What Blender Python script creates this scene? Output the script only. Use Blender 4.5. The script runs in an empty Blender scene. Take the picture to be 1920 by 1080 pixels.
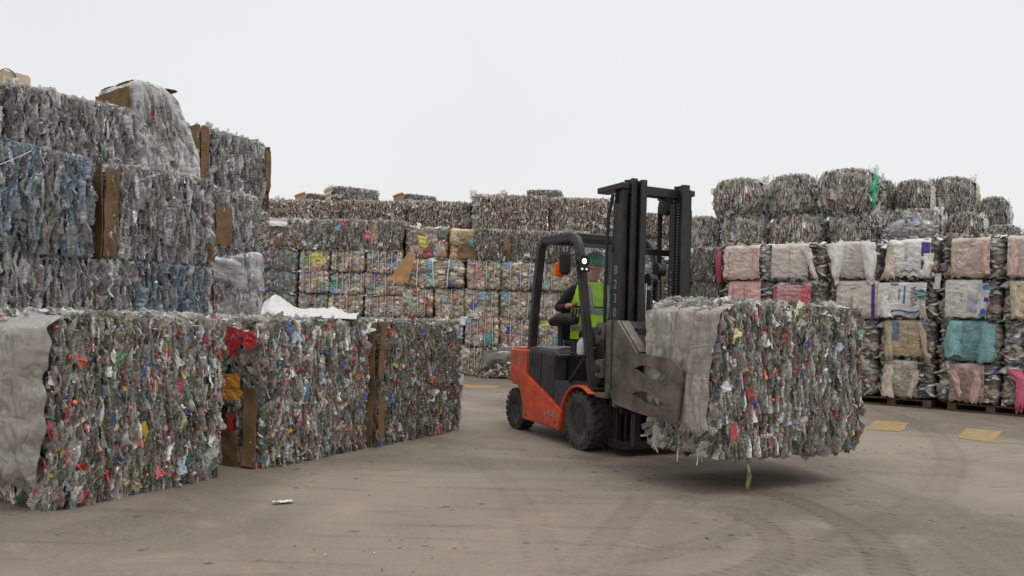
import bpy, bmesh, math, random
import numpy as np
from mathutils import Vector, Matrix

scene = bpy.context.scene
COL = scene.collection
R = math.radians
rng = np.random.default_rng(7)
random.seed(7)
FWD_HD = 0.46            # heading of the forklift, measured from the direction towards the camera


def lin(r, g, b):
    f = lambda c: c / 12.92 if c <= 0.04045 else ((c + 0.055) / 1.055) ** 2.4
    return (f(r / 255.0), f(g / 255.0), f(b / 255.0))


# ------------------------------------------------------------------ materials
def new_mat(name):
    m = bpy.data.materials.new(name)
    m.use_nodes = True
    nt = m.node_tree
    return m, nt, nt.nodes['Principled BSDF']


def node(nt, typ, **kw):
    n = nt.nodes.new(typ)
    for k, v in kw.items():
        if k in n.inputs:
            n.inputs[k].default_value = v
        else:
            setattr(n, k, v)
    return n


def bump_noise(nt, bsdf, scale, strength, dist=0.01, detail=4, coord='Object'):
    tc = node(nt, 'ShaderNodeTexCoord')
    nz = node(nt, 'ShaderNodeTexNoise', Scale=scale, Detail=detail)
    bp = node(nt, 'ShaderNodeBump', Strength=strength, Distance=dist)
    nt.links.new(tc.outputs[coord], nz.inputs['Vector'])
    nt.links.new(nz.outputs['Fac'], bp.inputs['Height'])
    nt.links.new(bp.outputs['Normal'], bsdf.inputs['Normal'])
    return nz, tc


def simple(name, col, rough=0.5, metal=0.0, spec=0.5, var=0.0, vscale=6.0, bump=0.0, bscale=40.0, dirt=None):
    m, nt, b = new_mat(name)
    b.inputs['Base Color'].default_value = (*col, 1)
    b.inputs['Roughness'].default_value = rough
    b.inputs['Metallic'].default_value = metal
    b.inputs['Specular IOR Level'].default_value = spec
    if bump:
        bump_noise(nt, b, bscale, bump)
    if var:
        tc = node(nt, 'ShaderNodeTexCoord')
        nz = node(nt, 'ShaderNodeTexNoise', Scale=vscale, Detail=6.0, Roughness=0.65)
        rp = node(nt, 'ShaderNodeValToRGB')
        d = dirt or tuple(c * (1 - var) for c in col)
        rp.color_ramp.elements[0].position = 0.35
        rp.color_ramp.elements[0].color = (*d, 1)
        rp.color_ramp.elements[1].position = 0.62
        rp.color_ramp.elements[1].color = (*col, 1)
        nt.links.new(tc.outputs['Object'], nz.inputs['Vector'])
        nt.links.new(nz.outputs['Fac'], rp.inputs['Fac'])
        nt.links.new(rp.outputs['Color'], b.inputs['Base Color'])
        mr = node(nt, 'ShaderNodeMapRange')
        mr.inputs['To Min'].default_value = min(1, rough + 0.2)
        mr.inputs['To Max'].default_value = rough
        nt.links.new(nz.outputs['Fac'], mr.inputs['Value'])
        nt.links.new(mr.outputs['Result'], b.inputs['Roughness'])
    return m


def attr_mat(name, rough=0.22, bump=0.35, bscale=55, source='attr', spec=0.5, trans=0.0, alpha=True):
    m, nt, b = new_mat(name)
    if source == 'attr':
        a = node(nt, 'ShaderNodeAttribute', attribute_name='Col')
        c, al = a.outputs['Color'], a.outputs['Alpha']
    else:
        a = node(nt, 'ShaderNodeObjectInfo')
        c, al = a.outputs['Color'], a.outputs['Alpha']
    if alpha:
        # clear pieces: little body colour face on, pale sheen painted into the colour along the folds
        lw0 = node(nt, 'ShaderNodeLayerWeight', Blend=0.35)
        p0 = node(nt, 'ShaderNodeMath', operation='POWER'); p0.inputs[1].default_value = 1.8
        nt.links.new(lw0.outputs['Facing'], p0.inputs[0])
        cl = node(nt, 'ShaderNodeMapRange')
        cl.inputs['From Min'].default_value, cl.inputs['From Max'].default_value = .6, .95
        cl.inputs['To Min'].default_value, cl.inputs['To Max'].default_value = 1.0, 0.0
        nt.links.new(al, cl.inputs['Value'])
        dk = node(nt, 'ShaderNodeMix', data_type='RGBA', blend_type='MULTIPLY')
        dk.inputs['B'].default_value = (.92, .92, .92, 1)
        nt.links.new(cl.outputs['Result'], dk.inputs['Factor'])
        nt.links.new(c, dk.inputs['A'])
        fm = node(nt, 'ShaderNodeMath', operation='MULTIPLY')
        nt.links.new(p0.outputs[0], fm.inputs[0]); nt.links.new(cl.outputs['Result'], fm.inputs[1])
        wh = node(nt, 'ShaderNodeMix', data_type='RGBA')
        wh.inputs['B'].default_value = (.74, .73, .70, 1)
        nt.links.new(fm.outputs[0], wh.inputs['Factor'])
        nt.links.new(dk.outputs['Result'], wh.inputs['A'])
        nt.links.new(wh.outputs['Result'], b.inputs['Base Color'])
        b.inputs['Coat Weight'].default_value = .5
        b.inputs['Coat Roughness'].default_value = .06
    else:
        nt.links.new(c, b.inputs['Base Color'])
    if alpha:
        # thin clear plastic: you look through it face on, its folds and edges turn opaque and glossy
        lw = node(nt, 'ShaderNodeLayerWeight', Blend=0.42)
        pw = node(nt, 'ShaderNodeMath', operation='POWER')
        pw.inputs[1].default_value = 1.3
        nt.links.new(lw.outputs['Facing'], pw.inputs[0])
        mr = node(nt, 'ShaderNodeMix', data_type='FLOAT')
        ml = node(nt, 'ShaderNodeMath', operation='POWER')
        ml.inputs[1].default_value = 1.7
        nt.links.new(al, ml.inputs[0])
        nt.links.new(pw.outputs[0], mr.inputs[0])
        nt.links.new(ml.outputs[0], mr.inputs[2])
        mr.inputs[3].default_value = 1.0
        nt.links.new(mr.outputs[0], b.inputs['Alpha'])
    b.inputs['Roughness'].default_value = rough
    b.inputs['Specular IOR Level'].default_value = spec
    if bump:
        bump_noise(nt, b, bscale, bump, 0.012, 3)
    return m


M = {}
M['pet'] = attr_mat('crushed_plastic', 0.14, 0.6, 30, spec=.9)
M['pet_part'] = attr_mat('crushed_plastic_piece', 0.14, 0.6, 6, 'obj', spec=.9)
M['film'] = attr_mat('packed_film', 0.42, 0.6, 45, alpha=False)
def crinkle_mat(name, k, detail, rough, strength, dist):
    mt = attr_mat(name, rough, 0.0, alpha=False, spec=.55)
    nt = mt.node_tree
    bs = nt.nodes['Principled BSDF']
    tc = node(nt, 'ShaderNodeTexCoord')
    h = None
    for sc, rot, w in (((17, 17, 5), 24, 1.0), ((20, 20, 8), -38, .9), ((9, 9, 16), 62, .5)):
        mp = node(nt, 'ShaderNodeMapping')
        mp.inputs['Rotation'].default_value = (R(rot), R(rot * .4), 0)
        mp.inputs['Scale'].default_value = [q * k for q in sc]
        nz = node(nt, 'ShaderNodeTexNoise', Scale=1.0, Detail=detail, Roughness=.5, Distortion=1.6)
        m1 = node(nt, 'ShaderNodeMath', operation='SUBTRACT'); m1.inputs[1].default_value = .5
        m2 = node(nt, 'ShaderNodeMath', operation='ABSOLUTE')
        m3 = node(nt, 'ShaderNodeMath', operation='MULTIPLY'); m3.inputs[1].default_value = w
        nt.links.new(tc.outputs['Object'], mp.inputs['Vector']); nt.links.new(mp.outputs['Vector'], nz.inputs['Vector'])
        nt.links.new(nz.outputs['Fac'], m1.inputs[0]); nt.links.new(m1.outputs[0], m2.inputs[0]); nt.links.new(m2.outputs[0], m3.inputs[0])
        if h is None:
            h = m3.outputs[0]
        else:
            ad = node(nt, 'ShaderNodeMath', operation='ADD')
            nt.links.new(h, ad.inputs[0]); nt.links.new(m3.outputs[0], ad.inputs[1]); h = ad.outputs[0]
    bp = node(nt, 'ShaderNodeBump', Strength=strength, Distance=dist)
    nt.links.new(h, bp.inputs['Height']); nt.links.new(bp.outputs['Normal'], bs.inputs['Normal'])
    return mt


M['crinkle'] = crinkle_mat('crinkled_film', .38, 1.0, .34, .32, .12)
M['sack'] = crinkle_mat('woven_sack', .55, 1.0, .5, .35, .08)
M['core'] = simple('core_gap_shade', (0.05, 0.046, 0.04), 0.8)  # dark core colour painted as the shade between pieces
M['strap'] = simple('strap_plastic', (0.66, 0.64, 0.60), 0.45)
M['card'] = simple('cardboard', lin(124, 99, 72), 0.85, spec=0.2, var=0.3, vscale=6, bump=0.35, bscale=22)
M['orange'] = simple('orange_paint', lin(222, 88, 52), 0.36, var=0.3, vscale=4, dirt=lin(168, 72, 48))
M['grey_body'] = simple('dark_grey_panel', (0.022, 0.023, 0.025), 0.45, var=0.3, vscale=7, dirt=(0.05, 0.046, 0.042))
M['hood'] = simple('hood_plastic', (0.05, 0.052, 0.055), 0.30, var=0.3, vscale=7, dirt=(0.09, 0.085, 0.08))
M['step'] = simple('grey_step_panel', (0.05, 0.05, 0.052), 0.5, var=0.3, vscale=6)
M['black'] = simple('black_steel', (0.009, 0.009, 0.010), 0.42, var=0.4, vscale=9, dirt=(0.025, 0.023, 0.021))
M['black_matte'] = simple('black_plastic', (0.010, 0.010, 0.011), 0.6)
M['mast_plate'] = simple('mast_grey', (0.03, 0.032, 0.036), 0.35, var=0.3, vscale=8)
M['steel'] = simple('worn_steel', lin(124, 117, 107), 0.48, metal=0.35, var=0.5, vscale=5, dirt=lin(82, 74, 66), bump=0.1, bscale=60)
M['chrome'] = simple('bright_rod', (0.6, 0.6, 0.6), 0.2, metal=1.0)
M['chain'] = simple('greasy_chain', (0.10, 0.095, 0.09), 0.35, metal=0.7)
M['rubber'] = simple('tyre_rubber', (0.018, 0.017, 0.016), 0.75, var=0.6, vscale=7, dirt=(0.075, 0.066, 0.056), bump=0.2, bscale=40)
M['rim'] = simple('wheel_rim', (0.025, 0.024, 0.024), 0.5, var=0.5, vscale=12, dirt=(0.07, 0.06, 0.05))
M['white_mark'] = simple('white_marking', lin(205, 200, 195), 0.5)
M['grey_mark'] = simple('faded_marking', lin(165, 140, 130), 0.5)
M['mast_digit'] = simple('mast_digit', lin(134, 134, 134), 0.5)
M['hivis'] = simple('hi_vis_cloth', lin(186, 246, 40), 0.7, bump=0.3, bscale=18, var=0.2, vscale=9)
M['reflect'] = simple('reflective_tape', lin(140, 143, 148), 0.4)
M['jacket'] = simple('dark_jacket', (0.012, 0.013, 0.018), 0.8, bump=0.3, bscale=25)
M['skin'] = simple('skin', lin(196, 142, 116), 0.5, spec=0.4)
M['helmet'] = simple('green_helmet', lin(20, 138, 92), 0.3)
M['white_pl'] = simple('white_plastic', lin(205, 208, 205), 0.4, var=0.2, vscale=10)
M['amber'] = simple('amber_lens', lin(235, 110, 20), 0.25)
M['wood'] = simple('pallet_wood', lin(104, 84, 66), 0.85, var=0.5, vscale=8, bump=0.3, bscale=25)
M['cloth_white'] = simple('white_sack_cloth', lin(196, 195, 192), 0.6, bump=0.5, bscale=16)
M['scrap_white'] = simple('white_paper', lin(215, 215, 212), 0.7)
M['dark_bit'] = simple('dark_litter', lin(52, 47, 43), 0.8)
M['wrap'] = attr_mat('stretch_wrap', 0.25, 0.0, alpha=True, spec=.6)
_nt = M['wrap'].node_tree
_b = _nt.nodes['Principled BSDF']
_tc = node(_nt, 'ShaderNodeTexCoord')
_mp = node(_nt, 'ShaderNodeMapping')
_mp.inputs['Rotation'].default_value = (R(24), R(24), 0)
_mp.inputs['Scale'].default_value = (2.0, 2.0, 22)
_nz = node(_nt, 'ShaderNodeTexNoise', Scale=3.0, Detail=5.0)
_bp = node(_nt, 'ShaderNodeBump', Strength=0.45, Distance=0.02)
_nt.links.new(_tc.outputs['Object'], _mp.inputs['Vector'])
_nt.links.new(_mp.outputs['Vector'], _nz.inputs['Vector'])
_nt.links.new(_nz.outputs['Fac'], _bp.inputs['Height'])
_nt.links.new(_bp.outputs['Normal'], _b.inputs['Normal'])

m, nt, b = new_mat('cab_glass')
b.inputs['Base Color'].default_value = (0.5, 0.55, 0.55, 1)
b.inputs['Roughness'].default_value = 0.03
b.inputs['Alpha'].default_value = 0.05
M['glass'] = m
m, nt, b = new_mat('lit_lamp')
b.inputs['Emission Color'].default_value = (1, 0.97, 0.9, 1)
b.inputs['Emission Strength'].default_value = 4.0
M['lamp'] = m
m, nt, b = new_mat('dim_lamp')
b.inputs['Emission Color'].default_value = (1, 0.97, 0.9, 1)
b.inputs['Emission Strength'].default_value = 0.55
M['marker'] = m


# ------------------------------------------------------------------ helpers: objects
def link(name, me, mats, parent=None, loc=(0, 0, 0), rotz=0.0, **props):
    o = bpy.data.objects.new(name, me)
    COL.objects.link(o)
    if me is not None and not len(me.materials):
        for mm in (mats if isinstance(mats, (list, tuple)) else [mats]):
            me.materials.append(mm)
    o.location = loc
    o.rotation_euler = (0, 0, rotz)
    if parent is not None:
        o.parent = parent
    for k, v in props.items():
        o[k] = v
    return o


def thing(name, label, cat, loc=(0, 0, 0), rotz=0.0, group=None):
    o = link(name, None, [], None, loc, rotz, label=label, category=cat)
    if group:
        o['group'] = group
    return o


def copy_under(src, parent, **kw):
    c = src.copy()
    COL.objects.link(c)
    c.parent = parent
    for k, v in kw.items():
        setattr(c, k, v)
    return c


def np_mesh(name, V, F, C=None, smooth=True, mi=None):
    me = bpy.data.meshes.new(name)
    V = np.ascontiguousarray(V, dtype=np.float32)
    F = np.ascontiguousarray(F, dtype=np.int32)
    me.vertices.add(len(V))
    me.vertices.foreach_set('co', V.ravel())
    k = F.shape[1]
    me.loops.add(len(F) * k)
    me.loops.foreach_set('vertex_index', F.ravel())
    me.polygons.add(len(F))
    me.polygons.foreach_set('loop_start', np.arange(0, len(F) * k, k, dtype=np.int32))
    me.polygons.foreach_set('use_smooth', np.full(len(F), smooth, dtype=bool))
    if mi is not None:
        me.polygons.foreach_set('material_index', np.asarray(mi, dtype=np.int32))
    me.update(calc_edges=True)
    if C is not None:
        a = me.color_attributes.new('Col', 'FLOAT_COLOR', 'POINT')
        a.data.foreach_set('color', np.ascontiguousarray(C, dtype=np.float32).ravel())
    return me


class MB:
    """Collects boxes, prisms, tubes and lathes into one mesh."""
    def __init__(s):
        s.bm = bmesh.new()

    def box(s, x0, x1, y0, y1, z0, z1):
        vs = [s.bm.verts.new(p) for p in ((x0, y0, z0), (x1, y0, z0), (x1, y1, z0), (x0, y1, z0), (x0, y0, z1), (x1, y0, z1), (x1, y1, z1), (x0, y1, z1))]
        for f in ((0, 3, 2, 1), (4, 5, 6, 7), (0, 1, 5, 4), (1, 2, 6, 5), (2, 3, 7, 6), (3, 0, 4, 7)):
            s.bm.faces.new([vs[i] for i in f])
        return s

    def prism(s, poly, a0, a1, axis='y'):
        def P(p, a):
            return {'y': (p[0], a, p[1]), 'z': (p[0], p[1], a), 'x': (a, p[0], p[1])}[axis]
        A = [s.bm.verts.new(P(p, a0)) for p in poly]
        Bv = [s.bm.verts.new(P(p, a1)) for p in poly]
        n = len(poly)
        s.bm.faces.new(A)
        s.bm.faces.new(Bv[::-1])
        for i in range(n):
            s.bm.faces.new((A[i], Bv[i], Bv[(i + 1) % n], A[(i + 1) % n]))
        return s

    def tube(s, pts, r, n=8, closed=False):
        pts = [Vector(p) for p in pts]
        rs = r if isinstance(r, (list, tuple)) else [r] * len(pts)
        rings = []
        up = None
        for i, p in enumerate(pts):
            a = pts[i - 1] if (i > 0 or closed) else pts[i]
            c = pts[(i + 1) % len(pts)] if (i < len(pts) - 1 or closed) else pts[i]
            t = (c - a).normalized()
            if up is None:
                up = Vector((0, 0, 1)) if abs(t.z) < 0.9 else Vector((1, 0, 0))
            sd = t.cross(up).normalized()
            up = sd.cross(t).normalized()
            rings.append([s.bm.verts.new(p + (sd * math.cos(2 * math.pi * (k + .5 * (n == 4)) / n) + up * math.sin(2 * math.pi * (k + .5 * (n == 4)) / n)) * rs[i]) for k in range(n)])
        m = len(rings)
        for i in range(m if closed else m - 1):
            A, Bv = rings[i], rings[(i + 1) % m]
            for k in range(n):
                s.bm.faces.new((A[k], A[(k + 1) % n], Bv[(k + 1) % n], Bv[k]))
        if not closed:
            s.bm.faces.new(rings[0][::-1])
            s.bm.faces.new(rings[-1])
        return s

    def lathe(s, prof, c, axis='y', n=32):
        """prof: list of (r, a); revolve about the axis through c."""
        rings = []
        for r, a in prof:
            ring = []
            for k in range(n):
                t = 2 * math.pi * k / n
                u, v = r * math.cos(t), r * math.sin(t)
                q = {'y': (u, a, v), 'z': (u, v, a), 'x': (a, u, v)}[axis]
                ring.append(s.bm.verts.new((c[0] + q[0], c[1] + q[1], c[2] + q[2])))
            rings.append(ring)
        for i in range(len(rings) - 1):
            for k in range(n):
                s.bm.faces.new((rings[i][k], rings[i][(k + 1) % n], rings[i + 1][(k + 1) % n], rings[i + 1][k]))
        s.bm.faces.new(rings[0][::-1])
        s.bm.faces.new(rings[-1])
        return s

    def transform(s, mat):
        bmesh.ops.transform(s.bm, matrix=mat, verts=s.bm.verts)
        return s

    def build(s, name, mat, parent=None, bevel=0.0, seg=2, smooth=35, **kw):
        bmesh.ops.recalc_face_normals(s.bm, faces=s.bm.faces)
        if bevel:
            es = [e for e in s.bm.edges if len(e.link_faces) == 2 and e.calc_face_angle(0) > R(25)]
            bmesh.ops.bevel(s.bm, geom=es, offset=bevel, segments=seg, affect='EDGES', clamp_overlap=True)
        me = bpy.data.meshes.new(name)
        s.bm.to_mesh(me)
        s.bm.free()
        me.polygons.foreach_set('use_smooth', np.ones(len(me.polygons), dtype=bool))
        me.set_sharp_from_angle(angle=R(smooth))
        return link(name, me, mat, parent, **kw)


# ------------------------------------------------------------------ helpers: noise
def vnoise(P, freq, seed=0):
    """Value noise in [-1, 1] at points P (n,3)."""
    Q = np.asarray(P, dtype=np.float64) * np.asarray(freq)
    i = np.floor(Q).astype(np.int64)
    f = Q - i
    f = f * f * (3 - 2 * f)
    out = np.zeros(len(Q))
    for dx in (0, 1):
        for dy in (0, 1):
            for dz in (0, 1):
                h = ((i[:, 0] + dx) * 374761393 + (i[:, 1] + dy) * 668265263 + (i[:, 2] + dz) * 2147483647 + seed * 1274126177) & 0xFFFFFFFF
                h = ((h ^ (h >> 13)) * 1274126177) & 0xFFFFFFFF
                h = (h ^ (h >> 16)) & 0xFFFF
                w = (f[:, 0] if dx else 1 - f[:, 0]) * (f[:, 1] if dy else 1 - f[:, 1]) * (f[:, 2] if dz else 1 - f[:, 2])
                out += w * (h / 32767.5 - 1.0)
    return out


def fbm(P, freq, seed=0, oct=3):
    o = np.zeros(len(P))
    a = 1.0
    for k in range(oct):
        o += a * vnoise(P, np.asarray(freq) * 2.0 ** k, seed + 17 * k)
        a *= 0.5
    return o / 1.75


# ------------------------------------------------------------------ pieces: crushed bottles, caps, scraps, films
def grid_faces(nu, nv, wrap_u=False):
    F = []
    for j in range(nv - 1):
        for i in range(nu if wrap_u else nu - 1):
            a = j * nu + i
            b_ = j * nu + (i + 1) % nu
            F.append((a, b_, b_ + nu, a + nu))
    return np.array(F, dtype=np.int32)


def bottle_variant(g, hi=True):
    if hi:
        t = np.array([0, .02, .1, .2, .3, .4, .5, .6, .7, .80, .88, .90, 1.0])
        r = np.array([.25, .9, 1, .90, 1, .90, 1, .9, 1, .8, .38, .40, .36])
        n = 9
    else:
        t = np.array([0, .03, .3, .5, .72, .87, 1.0])
        r = np.array([.75, 1, .9, 1, .95, .38, .36])
        n = 6
    if g.uniform() < .5:      # a body torn from its neck: an open crushed slab
        r = np.where(t > .75, g.uniform(.75, 1.0), np.maximum(r, .8)) * g.uniform(.85, 1.1)
    else:
        r[0] = .72
    r = r * 0.165
    th = np.linspace(0, 2 * math.pi, n, endpoint=False)
    fl = g.uniform(.12, .42) * (1 + .35 * np.sin(t * g.uniform(3, 9) + g.uniform(0, 6)))
    X = np.outer(r * fl, np.cos(th))
    Y = np.outer(r * g.uniform(1.05, 1.3), np.sin(th))
    Z = np.repeat(t[:, None] - .5, n, 1)
    tw = t * g.normal(0, .5)
    X, Y = X * np.cos(tw)[:, None] - Y * np.sin(tw)[:, None], X * np.sin(tw)[:, None] + Y * np.cos(tw)[:, None]
    X += (g.normal(0, .02) * np.sin(t * math.pi) + g.normal(0, .016) * np.sin(t * 9 + g.uniform(0, 6)))[:, None]
    Y += (g.normal(0, .03) * np.sin(t * math.pi))[:, None]
    V = np.stack([X.ravel(), Y.ravel(), Z.ravel()], 1)
    V += g.normal(0, .011 if hi else .014, V.shape)
    return V, grid_faces(n, len(t), True)


def scrap_variant(g):
    u, v = np.meshgrid(np.linspace(-.5, .5, 4), np.linspace(-.5, .5, 5))
    V = np.stack([g.normal(0, .10, u.size) + .15 * np.sin(v.ravel() * g.uniform(2, 6)), u.ravel() * g.uniform(.5, .9), v.ravel()], 1)
    V[:, 1:] += g.normal(0, .07, (u.size, 2))
    return V, grid_faces(4, 5)


def film_variant(g):
    u, v = np.meshgrid(np.linspace(-.5, .5, 8), np.linspace(-.5, .5, 9))
    P = np.stack([u.ravel() * 3, v.ravel() * 3, np.full(u.size, g.uniform(0, 50))], 1)
    V = np.stack([fbm(P, 1.5, int(g.integers(1000))) * .16, u.ravel() * .8, v.ravel()], 1)
    V[:, 1:] += g.normal(0, .03, (u.size, 2))
    V[:, 1] *= 1 + .5 * vnoise(P[:, [2, 1, 2]], 1.3, 5)
    return V, grid_faces(8, 9)


def cap_variant():
    n = 10
    th = np.linspace(0, 2 * math.pi, n, endpoint=False)
    rows = [(-.3, .5), (.22, .5), (.3, .42)]
    V = np.concatenate([np.stack([np.cos(th) * r, np.sin(th) * r, np.full(n, z)], 1) for z, r in rows])
    F = list(map(tuple, grid_faces(n, 3, True)))
    o = 2 * n
    F += [(o, o + 1, o + 2, o + 3), (o, o + 3, o + 4, o + 5), (o, o + 5, o + 6, o + 7), (o, o + 7, o + 8, o + 9)]
    return V, np.array(F, dtype=np.int32)


g0 = np.random.default_rng(3)
BOT_HI = [bottle_variant(g0, True) for _ in range(20)]
BOT_LO = [bottle_variant(g0, False) for _ in range(14)]
SCRAP = [scrap_variant(g0) for _ in range(10)]
FILM = [film_variant(g0) for _ in range(8)]
CAP = [cap_variant()]


def var_mesh(name, VF, smooth):
    me = np_mesh(name, VF[0], VF[1], None, smooth)
    me.materials.append(M['pet_part'])
    return me


BOT_ME = [var_mesh('bottle', v, False) for v in BOT_HI]
SCRAP_ME = [var_mesh('label_scrap', v, True) for v in SCRAP]
CAP_ME = [var_mesh('bottle_cap', v, False) for v in CAP]
FILM_ME = [var_mesh('plastic_film', v, False) for v in FILM]


def rot_xyz(ax, ay, az):
    """Rz @ Ry @ Rx for arrays of angles."""
    ca, sa, cb, sb, cc, sc = np.cos(ax), np.sin(ax), np.cos(ay), np.sin(ay), np.cos(az), np.sin(az)
    Rm = np.empty((len(ax), 3, 3))
    Rm[:, 0, 0] = cc * cb; Rm[:, 0, 1] = cc * sb * sa - sc * ca; Rm[:, 0, 2] = cc * sb * ca + sc * sa
    Rm[:, 1, 0] = sc * cb; Rm[:, 1, 1] = sc * sb * sa + cc * ca; Rm[:, 1, 2] = sc * sb * ca - cc * sa
    Rm[:, 2, 0] = -sb; Rm[:, 2, 1] = cb * sa; Rm[:, 2, 2] = cb * ca
    return Rm


class Pile:
    """Pieces to be baked into one mesh; some can be pulled out as parts of their own."""
    def __init__(s, g):
        s.g, s.V, s.F, s.C, s.n = g, [], [], [], 0
        s.parts = []

    def add(s, variants, meshes, kind, pos, rot, sc, col, n_parts=0):
        k = len(pos)
        if not k:
            return
        idx = s.g.integers(0, len(variants), k)
        take = np.zeros(k, bool)
        if n_parts and meshes:
            score = sc.prod(1) ** (1 / 3.) * s.g.uniform(.6, 1.4, k) + s.out * 0
            take[np.argsort(-score * s.w)[:n_parts]] = True
        for i in np.nonzero(take)[0]:
            mt = np.eye(4)
            mt[:3, :3] = rot[i] @ np.diag(sc[i])
            mt[:3, 3] = pos[i]
            s.parts.append((kind, meshes[idx[i]], mt, col[i]))
        for j in range(len(variants)):
            sel = np.nonzero((idx == j) & ~take)[0]
            if not len(sel):
                continue
            V, F = variants[j]
            W = np.einsum('kij,nj->kni', rot[sel] * sc[sel][:, None, :], V) + pos[sel][:, None, :]
            nv = len(V)
            s.V.append(W.reshape(-1, 3))
            s.F.append((F[None] + (np.arange(len(sel)) * nv)[:, None, None] + s.n).reshape(-1, 4))
            s.C.append(np.repeat(col[sel], nv, 0))
            s.n += nv * len(sel)
    out = 0.0
    w = 1.0

    def raw(s, V, F, C):
        s.V.append(V); s.F.append(F + s.n); s.C.append(C); s.n += len(V)

    def mesh(s, name, smooth=True):
        return np_mesh(name, np.concatenate(s.V), np.concatenate(s.F), np.concatenate(s.C), smooth)


def jitter_cols(g, base, k, amp=.25, alpha=1.0):
    c = np.asarray(base)
    sh = 1 + g.normal(0, amp, (k, 1))
    out = np.clip(c * sh * (1 + g.normal(0, .035, (k, 3))), 0.005, .85)
    return np.concatenate([out, np.full((k, 1), alpha)], 1)


def pick(g, table, k):
    """table: list of (weight, rgb linear, alpha)."""
    w = np.array([t[0] for t in table], float)
    idx = g.choice(len(table), k, p=w / w.sum())
    base = np.array([t[1] for t in table])[idx]
    out = jitter_cols(g, base, k, .22)
    out[:, 3] = np.array([t[2] for t in table])[idx]
    return out


def mute(c, f):
    c = c.copy()
    c[:, :3] = c[:, :3] * (1 - f) + f * np.array([.20, .18, .155])
    return c


CLEAR_A = 0.62
P_MIX = [(50, lin(166, 160, 150), CLEAR_A), (24, lin(136, 126, 112), .7), (12, lin(206, 202, 196), .75), (4, lin(70, 100, 74), .7), (4, lin(134, 148, 160), .65),
         (4, lin(96, 82, 52), .8), (4, lin(206, 204, 200), 1), (2, lin(40, 44, 46), .9), (2, lin(70, 92, 60), .8)]
P_CLEAR = [(50, lin(178, 177, 174), .55), (26, lin(138, 135, 130), .58), (22, lin(214, 213, 211), .66), (3, lin(120, 112, 102), .8)]
P_BLUE = [(36, lin(112, 134, 154), .58), (30, lin(152, 168, 182), .6), (30, lin(150, 150, 148), .56), (6, lin(76, 96, 122), .66)]
P_VIVID = [(30, lin(198, 40, 36), 1), (10, lin(222, 84, 30), 1), (14, lin(36, 72, 168), 1), (9, lin(84, 150, 190), 1), (13, lin(30, 130, 66), 1), (18, lin(220, 218, 214), 1), (7, lin(214, 178, 40), 1), (4, lin(216, 120, 140), 1), (3, lin(90, 50, 120), 1)]
P_CAPS = [(44, lin(206, 42, 30), 1), (12, lin(226, 90, 24), 1), (15, lin(36, 70, 160), 1), (10, lin(34, 140, 70), 1), (14, lin(224, 224, 220), 1), (5, lin(214, 184, 40), 1)]
P_MUTE = [(38, lin(164, 148, 130), 1), (28, lin(140, 122, 104), 1), (20, lin(196, 188, 178), 1), (4, lin(124, 148, 154), 1), (2, lin(160, 112, 104), 1), (5, lin(104, 96, 88), 1), (2, lin(128, 132, 100), 1), (1.5, lin(90, 104, 140), 1)]


def lump_box(w, d, h, nx, ny, nz, rad, disp):
    """Rounded box with base at z = 0, displaced along its normals by disp(P, N) -> (amount, colour)."""
    VV, FF, n = [], [], 0
    hx, hy, hz = w / 2, d / 2, h / 2
    faces = [((1, 0, 0), (0, 0, 1), (0, -1, 0), nx, nz), ((-1, 0, 0), (0, 0, 1), (0, 1, 0), nx, nz), ((0, -1, 0), (0, 0, 1), (-1, 0, 0), ny, nz),
             ((0, 1, 0), (0, 0, 1), (1, 0, 0), ny, nz), ((1, 0, 0), (0, 1, 0), (0, 0, 1), nx, ny), ((1, 0, 0), (0, -1, 0), (0, 0, -1), nx, ny)]
    H = np.array([hx, hy, hz])
    for U, W, N, a, b_ in faces:
        u, v = np.meshgrid(np.linspace(-1, 1, a + 1), np.linspace(-1, 1, b_ + 1))
        P = (u.ravel()[:, None] * np.array(U) + v.ravel()[:, None] * np.array(W) + np.array(N)) * H
        VV.append(P)
        FF.append(grid_faces(a + 1, b_ + 1) + n)
        n += len(P)
    P = np.concatenate(VV)
    F = np.concatenate(FF)
    inner = np.maximum(H - rad, 0.01)
    q = np.clip(P, -inner, inner)
    dvec = P - q
    N = dvec / np.maximum(np.linalg.norm(dvec, axis=1, keepdims=True), 1e-6)
    P = q + N * rad
    P[:, 2] += hz
    a, c = disp(P, N)
    return P + N * a[:, None], F, c


def add_core(pile, w, d, h, inset=.05, col=(.05, .046, .04)):  # core coloured dark so the gaps between pieces look shaded
    seed = int(pile.g.integers(10000))
    def disp(P, N):
        return -inset + .025 * fbm(P, (9, 9, 5), seed), np.tile(np.array([*col, 1.0]), (len(P), 1))
    V, F, C = lump_box(w, d, h, 14, 10, 14, .07, disp)
    pile.raw(V, F, C)


def columns(g, w, h, colw, Lr):
    """Column-packed positions: arrays of u, v, L."""
    us, vs, Ls = [], [], []
    n = max(3, int(w / colw))
    for i in range(n):
        u0 = (i + .5) * w / n - w / 2
        ph, k, am = g.uniform(0, 6), g.uniform(3, 8), g.uniform(.1, .5) * colw
        v = -g.uniform(0, .03)
        while v < h:
            L = g.uniform(*Lr)
            L = max(.06, min(L, h + .012 - v))
            c = v + L / 2
            if c - L / 2 > -.035 and c < h - .02:
                us.append(u0 + am * math.sin(k * c + ph) + g.normal(0, .14 * colw)); vs.append(c); Ls.append(L)
            v += L * g.uniform(.55, .95)
    return np.array(us), np.array(vs), np.array(Ls)


def edge_round(a, half, r):
    t = np.clip((np.abs(a) - (half - r)) / r, 0, 1)
    return r * (1 - np.sqrt(np.maximum(0, 1 - t * t)))


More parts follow.
